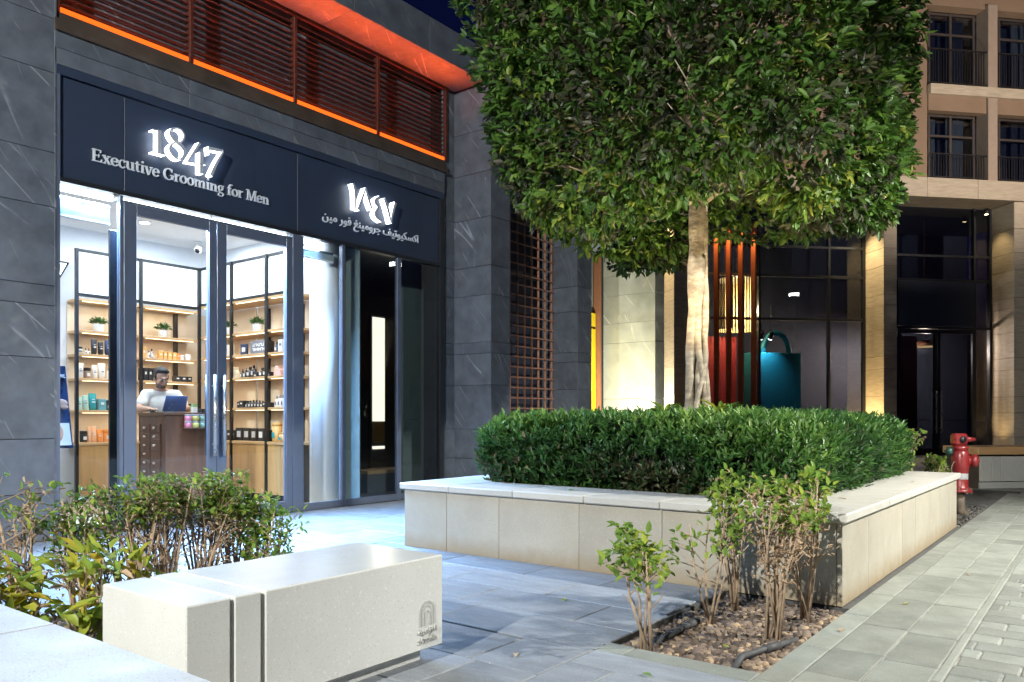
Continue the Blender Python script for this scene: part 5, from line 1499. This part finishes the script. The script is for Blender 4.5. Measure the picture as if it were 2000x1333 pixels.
# =================================================================== SHRUBS
def shrub(x, y, h, spread, nst, leafn, dry, label, group, lsize=.05, yellow=0.0, z0=-.03, name='shrub', seed=0, top=.45, lean=(0, 0)):
    r = random.Random(seed); q = np.random.default_rng(seed)
    t = thing(name, (x, y, 0), label, 'shrub', group)
    m = MB(); ends = []
    for k in range(nst):
        a = r.uniform(0, 6.283); s = spread * r.uniform(.3, 1.0)
        p0 = Vector((x + r.uniform(-.03, .03), y + r.uniform(-.03, .03), z0))
        p2 = Vector((x + lean[0] + math.cos(a) * s, y + lean[1] + math.sin(a) * s, h * r.uniform(.72, 1.0)))
        p1 = p0.lerp(p2, .5) + Vector((r.uniform(-.04, .04), r.uniform(-.04, .04), h * .06))
        m.tube([p0, p1, p2], [.008, .006, .0028], 6)
        for b_ in range(6):
            f_ = r.uniform(.3, .97)
            s0 = p0.lerp(p1, f_ * 2) if f_ < .5 else p1.lerp(p2, f_ * 2 - 1)
            a2 = r.uniform(0, 6.283)
            e_ = s0 + Vector((math.cos(a2) * .6, math.sin(a2) * .6, r.uniform(.2, 1.0))).normalized() * r.uniform(.06, .17)
            e_.z = min(e_.z, h * 1.03)
            m.tube([s0, e_], [.004, .002], 5)
            ends.append(e_)
        ends.append(p2)
    m.build('stems', M_TWIG, t, True)
    E_ = np.array([tuple(e_) for e_ in ends])
    def cloud(nm_, n, mm, lo, hi, size, wd, tl, th, dr):
        if n <= 0: return
        i = q.integers(0, len(E_), n * 4); i = i[(E_[i, 2] >= lo * h) & (E_[i, 2] <= hi * h)][:n]
        if len(i) == 0: return
        n = len(i)
        P = E_[i] + q.normal(0, .022, (n, 3))
        P[:, 2] = np.minimum(P[:, 2], h * 1.02)
        v = q.normal(size=(n, 3)); v /= np.linalg.norm(v, axis=1, keepdims=True)
        D = v * .8 + np.array([0, 0, .45])
        me = leaf_mesh(nm_, P, D, np.array([0, 0, 1.]) + v[:, ::-1] * .5, q.uniform(.7, 1.2, n) * size, q.uniform(.75, 1.2, n) * wd, mm, q.uniform(tl, th, n), dr, .18, (x, y, 0))
        tag(link(nm_, me, (x, y, 0), t), kind='stuff')
    cloud('leaves', leafn, LF_SHRUB, top, 1.2, lsize, lsize * .52, .38 + yellow * .35, .84 + yellow * .16, .2)
    cloud('dry_leaves', dry, LF_DRY, .2, 1.0, lsize * .7, lsize * .3, 0, 1, .5)
    return t

LG = 'shrubs in the bed behind the white bench'
LH = [
 (1.55, 4.20, .80, .13, 8, 60, 240, 'nearly bare brown shrub at the left frame edge before the slate pillar', .05, .3, .7),
 (1.30, 3.62, .50, .14, 6, 95, 20, 'leftmost low shrub with large yellow green leaves by the coping', .095, 1.0, .3),
 (1.52, 3.42, .52, .12, 6, 80, 15, 'second low shrub with large yellow green leaves from the left', .095, 1.0, .3),
 (1.72, 3.56, .48, .12, 6, 70, 25, 'yellow green low shrub just left of the bench top', .085, 1.0, .3),
 (1.80, 4.15, .74, .16, 13, 420, 260, 'half dry shrub standing before the left window pane', .045, .1, .45),
 (2.05, 4.10, .77, .16, 16, 560, 520, 'bushy half dry shrub before the left glass door', .036, .15, .68),
 (2.24, 4.12, .76, .16, 16, 620, 620, 'bushy half dry shrub before the walnut counter', .036, .15, .7),
 (2.45, 4.10, .77, .15, 16, 620, 620, 'bushy half dry shrub before the meeting door stiles', .036, .15, .7),
 (2.66, 4.12, .76, .13, 13, 620, 260, 'leafy shrub before the right glass door', .042, .05, .5),
 (2.76, 3.95, .60, .12, 11, 700, 60, 'low leafy green shrub at the right end of the bench hedge', .042, .0, .1),
 (1.95, 3.40, .36, .10, 6, 110, 20, 'small green sprouting shrub just behind the bench left end', .05, .1, .2),
]
for i, a in enumerate(LH): shrub(a[0], a[1], a[2], a[3], a[4], a[5], a[6], a[7], LG, a[8], a[9], seed=40 + i, top=a[10])
RG = 'shrubs in the bed before the granite planter'
RH = [
 (3.38, 1.79, .44, .06, 2, 80, 0, 'shorter of the two leafy saplings at the left of the front bed', .058, .25, .62, (-.05, .12)),
 (3.41, 1.76, .58, .09, 3, 130, 4, 'taller of the two leafy saplings at the left of the front bed', .058, .25, .5, (0.0, .02)),
 (3.98, 1.74, .60, .12, 4, 60, 6, 'sparse sapling with few leaves in the middle of the front bed', .055, .1, .5, (.05, .0)),
 (4.40, 1.74, .78, .18, 7, 320, 50, 'green shrub against the planter wall in the front bed', .05, .15, .5, (0, 0)),
 (3.95, 1.36, .73, .20, 12, 210, 480, 'tallest mostly dead brown shrub in the front bed', .05, .2, .7, (0.02, .0)),
 (4.42, 1.34, .80, .18, 8, 380, 140, 'half green shrub at the planter corner in the front bed', .05, .2, .6, (0.0, .0)),
]
for i, a in enumerate(RH): shrub(a[0], a[1], a[2], a[3], a[4], a[5], a[6], a[7], RG, a[8], a[9], seed=70 + i, top=a[10], lean=a[11])
shrub(9.35, 1.85, .95, .25, 12, 420, 120, 'dark shrub between the hedge and the red hydrant', 'shrubs by the hydrant', .06, 0, seed=91, top=.3)
shrub(10.9, 1.75, .62, .16, 10, 260, 60, 'dark shrub behind the red hydrant beside the low wall', 'shrubs by the hydrant', .06, 0, seed=92, top=.2)

# =================================================================== FIRE HYDRANT
hx, hy = 10.45, 1.40
hy_t = thing('fire_hydrant', (hx, hy, 0), 'red fire hydrant with side outlets standing in dark gravel', 'hydrant')
m = MB(); m.lathe([(.075, -.04), (.062, .02), (.055, .1), (.055, .24)], (hx, hy, 0), 18); m.tube([(hx, hy, -.02), (hx + .06, hy - .07, -.03)], [.06, .05], 12); m.build('stand_pipe', M_IRON, hy_t, True)
m = MB(); m.lathe([(.14, .235), (.145, .24), (.145, .262), (.115, .275), (.098, .30), (.092, .44), (.098, .47), (.105, .50), (.112, .55), (.112, .66), (.10, .70), (.085, .73)], (hx, hy, 0), 24); m.build('barrel', M_REDH, hy_t, True)
for k in range(8):
    a = k * math.pi / 4; m = MB(); m.lathe([(.011, .22), (.011, .285)], (hx + .128 * math.cos(a), hy + .128 * math.sin(a), 0), 6); m.build('flange_bolt', M_IRON, hy_t)

m = MB(); m.lathe([(.0935, .385), (.0955, .39), (.0955, .45), (.0945, .455)], (hx, hy, 0), 24); m.build('reflective_band', PC['grey'], hy_t, True)
hy_t.scale = (.86, .86, 1.0)
rt = Vector((.609, -.793, 0)); fw = Vector((-.793, -.609, 0))
def outlet(d, z, r_, L, m_, nm_, capr, tilt=0):
    m = MB(); c = Vector((hx, hy, z)); d = (d + Vector((0, 0, tilt))).normalized()
    m.tube([c + d * .05, c + d * (L - .07)], [r_ * .8, r_], 16); m.tube([c + d * (L - .07), c + d * L], [capr, capr], 16); m.tube([c + d * L, c + d * (L + .035)], [capr * .3, capr * .25], 5)
    m.build(nm_, m_, hy_t, True)
outlet(rt * .95 + fw * .25, .60, .062, .20, M_REDH, 'pumper_outlet', .075)
outlet(-rt * .8 - fw * .3, .71, .04, .165, M_GREENCAP, 'hose_outlet', .05)
outlet(rt * .25 - fw * .9, .60, .05, .18, M_REDH, 'hose_outlet', .058)
m = MB(); m.lathe([(.086, .72), (.10, .735), (.10, .765), (.085, .775)], (hx, hy, 0), 22); m.build('bonnet_flange', M_REDH, hy_t, True)
A_ = Matrix.Rotation(math.atan2(-.793, .609), 4, 'Z')
m = MB(); m.box(-.115, .075, -.065, .065, .776, .92, .025, M=Matrix.Translation((hx, hy, 0)) @ A_); m.build('bonnet', M_REDH, hy_t)
m = MB(); c = Vector((hx, hy, .85)); m.tube([c + fw * .06 + rt * -.005, c + fw * .085 + rt * -.005], .04, 14); m.build('indicator_dial', M_BLACK, hy_t, True)
m = MB(); m.tube([c + rt * .07, c + rt * .13, c + rt * .2], [.04, .03, .018], 10); m.build('operating_spindle', M_REDH, hy_t, True)
m = MB(); pts = []
for k in range(9):
    a = math.pi * k / 8; pts.append(Vector((hx, hy, .50)) - rt * (.1 + .05 * math.sin(a)) + fw * .05 + Vector((0, 0, .09 * math.cos(a))))
m.tube(pts, .008, 6); m.build('chain_loop', M_IRON, hy_t, True)

# =================================================================== LOW SEAT WALL AT THE FAR RIGHT
UA = math.atan2(-.6922, .7215)
lw = thing('low_seat_wall', (14.08, 1.61, 0), 'low pale panelled wall with a timber seat cap at the far right', 'wall', None, UA, True)
M_PANW = mat('pale_panel', (.46, .47, .44), .6, var=.05, rnd=.04)
x = -.0
for w in (.20, .15, 1.0, .15, .9):
    pbox('wall_panel', x + .006, x + w - .006, 0.0, .04, .11, .50, .002, M_PANW, lw); x += w
pbox('base_panel', 0, x, .002, .045, 0, .098, .002, M_PANW, lw)
pbox('wall_core', .01, x, .046, .8, 0, .51, .002, M_BFRAME, lw)
for i in range(4): pbox('timber_slat', -.08, x, -.05 + i * .2, -.05 + (i + 1) * .2 - .004, .53, .65, .006, M_OAKH, lw)

# =================================================================== APARTMENT BUILDING ACROSS THE COURT (built in its own axes)
ap = thing('apartment_building', (23.83, 5.08, 0), 'tan apartment block with stone pillars, glazed shop floor and balconies', 'building', None, UA, True)
APZ = [0, .55, 1.25, 1.72, 2.5, 2.85, 3.6, 4.3, 4.6, 5.4, 5.9, 6.6, 7.37]
def ap_pillar(x0, x1):
    p_ = part('stone_pillar', ((x0 + x1) / 2, .45, 0), ap)
    c = MB(); c.box(x0 + .03, x1 - .005, .03, .9, 0, 7.36); c.build('pillar_core', M_BLACK, p_)
    for a, b_ in zip(APZ[:-1], APZ[1:]):
        pbox('cladding_panel', x0 + .031, x1, 0, .03, a + .004, b_ - .004, .003, M_BEIGE, p_)
        pbox('cladding_panel', x0, x0 + .03, 0, .9, a + .004, b_ - .004, .003, M_BEIGE, p_)
ap_pillar(-6.18, -5.35); ap_pillar(0, .40); ap_pillar(4.12, 4.7); ap_pillar(-11.5, -10.7)
bmz = part('stone_band', (0, 0, 7.6), ap)
for i in range(12):
    a = -11.5 + i * 1.6
    pbox('band_panel', a, a + 1.592, -.08, .25, 7.38, 7.93, .004, M_BEIGE, bmz)
# ground-floor glazing
def glazing(x0, x1, vx, hz, nm_, y=.9):
    g_ = part(nm_, ((x0 + x1) / 2, y, 0), ap)
    for v_ in vx: pbox('mullion', v_ - .035, v_ + .035, y - .06, y + .06, 0, 7.37, .003, M_DFRAME, g_)
    for z_ in hz: pbox('transom', x0, x1, y - .05, y + .05, z_ - .035, z_ + .035, .003, M_DFRAME, g_)
    vv = sorted([x0] + list(vx) + [x1]); zz = sorted([0.0] + list(hz) + [7.37])
    for a, b_ in zip(vv[:-1], vv[1:]):
        if b_ - a < .15: continue
        for c, d in zip(zz[:-1], zz[1:]):
            if d - c < .15: continue
            m = MB(); m.box(a + .03, b_ - .03, y - .006, y + .006, c + .03, d - .03); m.build('pane', GL_BLDG, g_)
    return g_
glazing(-5.35, 0, (-5.3, -3.30, -1.15, -.05), (.08, 3.95, 5.2, 6.05), 'shop_window')
gd = glazing(.40, 4.12, (.45, .95, 3.55, 4.08), (.06, 3.78, 5.20, 5.92), 'entrance_window')
m = MB(); m.box(1.0, 3.5, .80, .845, 3.83, 5.15); m.build('sign_panel', M_SIGN, ap)
for a, b_, hx_ in ((1.0, 2.24, 2.17), (2.26, 3.5, 2.33)):
    d = part('entrance_door', ((a + b_) / 2, .8, 0), ap)
    m = MB()
    m.box(a, a + .09, .77, .83, .02, 3.73); m.box(b_ - .09, b_, .77, .83, .02, 3.73); m.box(a + .091, b_ - .091, .771, .829, 3.6, 3.729); m.box(a + .091, b_ - .091, .771, .829, .021, .2); m.build('door_frame', M_DFRAME, d)
    m = MB(); m.box(a + .09, b_ - .09, .795, .805, .2, 3.6); m.build('door_glass', GL_BLDG, d)
    m = MB(); m.tube([(hx_, .70, .65), (hx_, .70, 1.9)], .02, 8); m.tube([(hx_, .70, .8), (hx_, .80, .8)], .012, 6); m.tube([(hx_, .70, 1.75), (hx_, .80, 1.75)], .012, 6); m.build('pull_handle', M_STEEL, d, True)
# interior behind the glazing
m = MB(); m.box(-11.4, 6, .251, .955, 7.385, 7.5); m.build('arcade_soffit', M_BEIGE, ap)
m = MB(); m.box(-11, 6, 4.2, 4.3, 0, 7.4); m.build('shop_back_wall', M_DARKGL, ap)
m = MB(); m.box(-11, 6, .96, 4.2, 7.38, 7.4); m.build('shop_ceiling', M_DARKGL, ap)
m = MB(); m.box(-11, 6, .96, 4.2, 0, .02); m.build('shop_floor', M_DARKGL, ap)
m = MB(); m.box(.96, 2.2, 1.6, 1.7, 0.02, 3.6); m.build('purple_board', M_PURPLE, ap)
m = MB(); m.box(-4.9, -3.2, 2.6, 2.7, 0.02, 3.6); m.build('red_board', M_REDCARD, ap)
# lit fins in front of the left glazing
fn = part('vertical_fins', (-4.2, .4, 3), ap)
for i, x in enumerate((-5.12, -4.78, -4.42, -4.06, -3.68)):
    pbox('fin', x - .022, x + .022, .30, .58, .0, 6.6, .004, M_FINS, fn)
for i, x in enumerate((-4.95, -4.6, -4.24, -3.87)):
    lamp('fin_glow', 'SPOT', (x, .35, 6.5), E_PIL * 5.0, (1, .42, .12), ap, size=.05, spot=rad(70), blend=.9, rot=(0, 0, 0))
# upper floors
FX0 = 1.42
m = MB(); m.box(-11.5, FX0, .1, .5, 7.94, 17.0); m.build('rendered_wall', M_PLASTER, ap)
m = MB(); m.box(-11.5, FX0 + .005, .085, .0995, 12.95, 13.4); m.build('upper_band', M_PLASTER, ap)
m = MB(); m.box(FX0, 9, 1.6, 1.7, 7.94, 17.0); m.build('recess_back_wall', M_PLASTER, ap)
for fl, z0 in enumerate((7.93, 10.62)):
    if fl: 
        m = MB(); m.box(FX0 + .01, 9, -.05, 1.6, z0 - .28, z0); m.build('balcony_slab', M_BEIGE, ap)
        m = MB(); m.box(FX0 + .01, 9, .06, .3, z0 - .72, z0 - .285); m.build('spandrel', M_PLASTER, ap)
    for bay, (bx0, bx1) in enumerate(((FX0 + .02, 3.22), (3.62, 6.0))):
        w = part('balcony_window', ((bx0 + bx1) / 2, .5, z0), ap)
        zt = z0 + (2.02 if fl == 0 else 2.3)
        xs_ = [bx0 + .03, bx0 + (bx1 - bx0) * .17, bx0 + (bx1 - bx0) * .56, bx1 - .03]
        for v_ in xs_: pbox('frame_post', v_ - .035, v_ + .035, .45, .55, z0, zt, .003, M_BFRAME, w)
        for z_ in (zt - .03, zt - .62): pbox('frame_rail', bx0, bx1, .46, .54, z_ - .03, z_ + .03, .003, M_BFRAME, w)
        for a, b_ in zip(xs_[:-1], xs_[1:]):
            for c, d in ((z0 + .02, zt - .65), (zt - .59, zt - .06)):
                m = MB(); m.box(a + .036, b_ - .036, .494, .506, c, d); m.build('pane', GL_BLDG, w)
        for a, b_ in ((bx0 + .3, bx0 + .75), (bx0 + 1.1, bx1 - .1)):
            m = MB(); m.box(a, b_, .80, .84, z0, zt); m.build('curtain', M_CURTAIN if (fl + bay) % 2 == 0 else M_DARKGL, w)
        m = MB(); m.box(bx0, bx1, 1.0, 1.02, z0, zt); m.build('dark_room', M_DARKGL, w)
        rl = part('balcony_railing', ((bx0 + bx1) / 2, .02, z0), ap)
        hgt = .74 if fl == 0 else 1.04
        pbox('top_rail', bx0, bx1 + .05, .0, .05, z0 + hgt - .03, z0 + hgt, .003, M_RAIL, rl); pbox('bottom_rail', bx0, bx1 + .05, .005, .045, z0 + .05, z0 + .08, .003, M_RAIL, rl)
        k = int((bx1 - bx0) / .085)
        for q in range(k + 1): pbox('baluster', bx0 + q * .085 + .01, bx0 + q * .085 + .026, .017, .033, z0 + .08, z0 + hgt - .03, .001, M_RAIL, rl)
    pbox('bay_column', 3.27, 3.57, -.02, .45, z0 + .001, z0 + 2.4, .004, M_WFRAME, ap)
    m = MB(); m.box(FX0 + .01, 9, .1, .44, z0 + (2.03 if fl == 0 else 2.31), z0 + (2.035 if fl == 0 else 3.0)); m.build('lintel', M_PLASTER, ap)
# display items behind the shop window
def wl_(x, y, z): return ap.matrix_basis @ Vector((x, y, z))
bpy.context.view_layer.update()
bg_ = thing('bag_display', wl_(-2.4, 1.9, 0), 'giant teal shopping bag display with a round handle behind the dark glass', 'display', None, UA, True)
m = MB(); m.box(-.78, .82, -.25, .25, .02, 3.05, .01); m.build('bag_body', M_TEAL, bg_)
m = MB(); pts = [(-.12 + .42 * math.cos(math.pi * k / 14) + .25, -.02, 3.04 + .62 * math.sin(math.pi * k / 14)) for k in range(15)]; m.tube(pts, .085, 8); m.build('bag_handle', M_TEAL, bg_, True)
ch_ = thing('fringed_chandelier', wl_(-3.6, 1.75, 5.2), 'tiered pale fringed chandelier hanging behind the dark shop window', 'chandelier', None, UA, True)
m = MB()
for k in range(46):
    a = 2 * math.pi * k / 46; r_ = .62
    m.box(-.022, .022, -.004, .004, -1.5, 0, M=Matrix.Translation((r_ * math.cos(a), r_ * math.sin(a), 0)) @ Matrix.Rotation(a + 1.57, 4, 'Z'))
tag(m.build('fringe', M_FRINGE, ch_), kind='stuff')
m = MB(); m.lathe([(.60, -.02), (.63, 0), (.60, .02)], (0, 0, 0), 30); m.tube([(0, 0, 0), (0, 0, 2.1)], .012, 6); m.build('rim_and_cord', M_BRASSK, ch_)
lamp('chandelier_bulb', 'POINT', (0, 0, -.9), 420, (1, .78, .4), ch_, size=.08)
for i_, (px_, pz_, lab) in enumerate(((1.55, 3.25, 'left amber pendant lamp behind the entrance doors'), (2.95, 3.35, 'right amber pendant lamp behind the entrance doors'))):
    t = thing('pendant_lamp', wl_(px_, 2.3, pz_), lab, 'lamp', 'pendant lamps in the entrance lobby', UA, True)
    m = MB(); m.lathe([(.10, 0), (.34, .02), (.36, .10), (.30, .16), (.04, .22)], (0, 0, 0), 20); m.tube([(0, 0, .2), (0, 0, 4.0)], .01, 5); m.build('shade', M_FINS, t, True)
    m = MB(); m.lathe([(.09, -.012), (.32, -.002), (.32, .012)], (0, 0, 0), 20); m.build('diffuser', emis('amber_diffuser', (1, .55, .18), 2.5) if i_ == 0 else MATS['amber_diffuser'], t)
    lamp('bulb', 'POINT', (0, 0, -.12), 480, (1, .72, .5), t, size=.1)
# lamps that wash the stone pillars
def uplight(loc, look, e, c, lab, sp_=70, grp='ground uplights at the pillars'):
    t = thing('ground_uplight', loc, lab, 'light', grp)
    m = MB(); m.lathe([(.07, loc[2] - .01), (.08, loc[2] + .03), (.075, loc[2] + .05)], (loc[0], loc[1], 0), 16); m.build('housing', M_BLACK, t, True)
    m = MB(); m.lathe([(.06, loc[2] + .051), (.06, loc[2] + .054)], (loc[0], loc[1], 0), 16); m.build('lens', EM_UP, t)
    lamp('beam', 'SPOT', (loc[0], loc[1], loc[2] + .09), e, c, t, size=.05, spot=rad(sp_), blend=.9, look=look)
def downlight(loc, look, e, c, lab):  # lamps added at the pillar tops to even out the wash
    t = thing('added_downlight', loc, lab, 'light', 'added downlights over the stone pillars')
    m = MB(); m.lathe([(.06, loc[2]), (.075, loc[2] + .02), (.075, loc[2] + .16)], (loc[0], loc[1], 0), 16); m.build('housing', M_BLACK, t, True)
    m = MB(); m.lathe([(.05, loc[2] - .004), (.05, loc[2] - .001)], (loc[0], loc[1], 0), 16); m.build('lens', EM_UP, t)
    lamp('beam', 'SPOT', (loc[0], loc[1], loc[2] - .04), e, c, t, size=.05, spot=rad(80), blend=.9, look=look)
uplight((11.75, 6.75, 0.0), (13.5, 7.45, 2.9), E_PIL * 22, (1, .95, .74), 'ground uplight washing the pale marble pillar', 100)
a1 = wl_(-6.75, .45, 0); uplight(tuple(a1), tuple(wl_(-6.2, .45, 3.4)), E_PIL * 44, (1, .88, .62), 'ground uplight at the stone pillar behind the trunk', 90)
a1 = wl_(-.62, .45, 0); uplight(tuple(a1), tuple(wl_(0, .45, 5.0)), E_PIL * 13, (1, .70, .32), 'ground uplight at the stone pillar left of the entrance', 90)
a1 = wl_(3.7, .40, 0); uplight(tuple(a1), tuple(wl_(4.12, .45, 6.0)), E_PIL * 1.0, (1, .70, .32), 'ground uplight at the stone pillar right of the entrance', 90)

for x_, e_, lab in ((-6.9, 16, 'added downlight above the stone pillar behind the trunk'), (-.75, 9, 'added downlight above the stone pillar left of the entrance'), (3.6, 1.2, 'added downlight above the stone pillar right of the entrance')):
    downlight(tuple(wl_(x_, .45, 7.1)), tuple(wl_(x_ + .7, .45, 3.0)), E_PIL * e_, (1, .74, .38), lab)
for x_, lab in ((-3.02, 'left spotlight above the teal bag display'), (-2.72, 'right spotlight above the teal bag display')):
    t = thing('display_spotlight', wl_(x_, 1.3, 3.5), lab, 'light', 'spotlights over the bag display', UA, True)
    m = MB(); m.tube([(0, 0, .9), (0, 0, .1)], .012, 6); m.tube([(0, -.06, .12), (0, .06, -.06)], [.06, .075], 12); m.build('lamp_body', M_BLACK, t, True)
    m = MB(); m.tube([(0, .061, -.0615), (0, .075, -.08)], [.07, .06], 12); m.build('lens', EM_DOWN, t, True)
    lamp('beam', 'SPOT', (0, .10, -.1), 110, (.8, .95, 1), t, size=.04, spot=rad(95), blend=.9, look=(.25, .9, -2.2))
# =================================================================== STREET LAMPS (behind and beside the camera)
def street_lamp(x, y, h, e, lab, spot=None, look=None, col=LAMPC):
    t = thing('street_lamp', (x, y, 0), lab, 'street lamp', 'street lamps outside the frame')
    m = MB(); m.lathe([(.10, -.1), (.10, .3), (.06, .34), (.055, h - .15)], (x, y, 0), 16); m.build('pole', M_DFRAME, t, True)
    m = MB(); m.lathe([(.05, h - .15), (.20, h - .06), (.21, h + .22), (.10, h + .27)], (x, y, 0), 20); m.build('head', M_DFRAME, t, True)
    m = MB(); m.lathe([(.215, h - .02), (.215, h + .12)], (x, y, 0), 20); m.build('lens', EM_LAMPH, t, True)
    if spot: lamp('bulb', 'SPOT', (x, y, h - .22) if look[2] < 1 else (x + .2, y + .3, h + .05), e, col, t, size=.12, spot=spot, blend=.6, look=look)
    else: lamp('bulb', 'POINT', (x + .28, y + .05, h), e, LAMPC, t, size=.12)
street_lamp(-7.7, .5, 6.0, E_LAMP1, 'street lamp with a round head left behind the viewer')
street_lamp(7.2, -3.2, 4.6, E_LAMP2, 'street lamp with a round head beside the paved lane', rad(100), (7.2, .4, 0))
street_lamp(19.5, -5.0, 6.5, E_LAMP3, 'tall street lamp with a round head down the lane', rad(85), (25.0, 3.0, 12.5), (1.0, .82, .68))

# a few dry leaves blown onto the paving and copings
rl = random.Random(9)
for i, (x, y, z) in enumerate([(5.1, .95, .004), (4.2, 1.1, .004), (6.3, .8, .004), (3.0, 1.6, .004), (3.5, 3.4, .004), (2.9, 2.2, .004), (3.9, 2.6, .004), (4.6, .3, .004), (5.6, 1.42, .549), (5.0, 3.3, .549), (7.4, 1.35, .549), (3.9, 1.5, .0), (3.6, 1.45, .0), (4.3, 1.6, .0), (2.4, 5.2, .004), (4.4, 5.6, .004)]):
    a = rl.uniform(0, 6.28)
    n1 = np.array([[x, y, z]]); d1 = np.array([[math.cos(a), math.sin(a), .12]])
    me = leaf_mesh('fallen_leaf', n1, d1, np.array([[.1, .1, 1.]]), np.array([rl.uniform(.045, .075)]), np.array([rl.uniform(.02, .032)]), LF_DRY if i % 3 else LF_SHRUB, np.array([rl.uniform(.5, 1)]), .05, .2, (x, y, z))
    wh = ['on the pale path beside the planter corner', 'on the border strip right of the mulch bed', 'on the path along the planter side', 'on the slabs left of the mulch bed', 'on the slabs before the planter front', 'on the slabs beside the bench shadow', 'on the slabs between bench and mulch bed',
          'on the small block pavers', 'on the coping near the planter corner', 'on the front coping under the hedge', 'on the side coping of the planter', 'on the mulch beside the dead shrub', 'on the mulch near the hose', 'on the mulch under the green shrub', 'on the bright paving behind the shrubs', 'on the bright paving before the doors'][i]
    tag(link('fallen_leaf', me, (x, y, z)), 'single dry leaf lying ' + wh, 'leaf', 'fallen leaves')
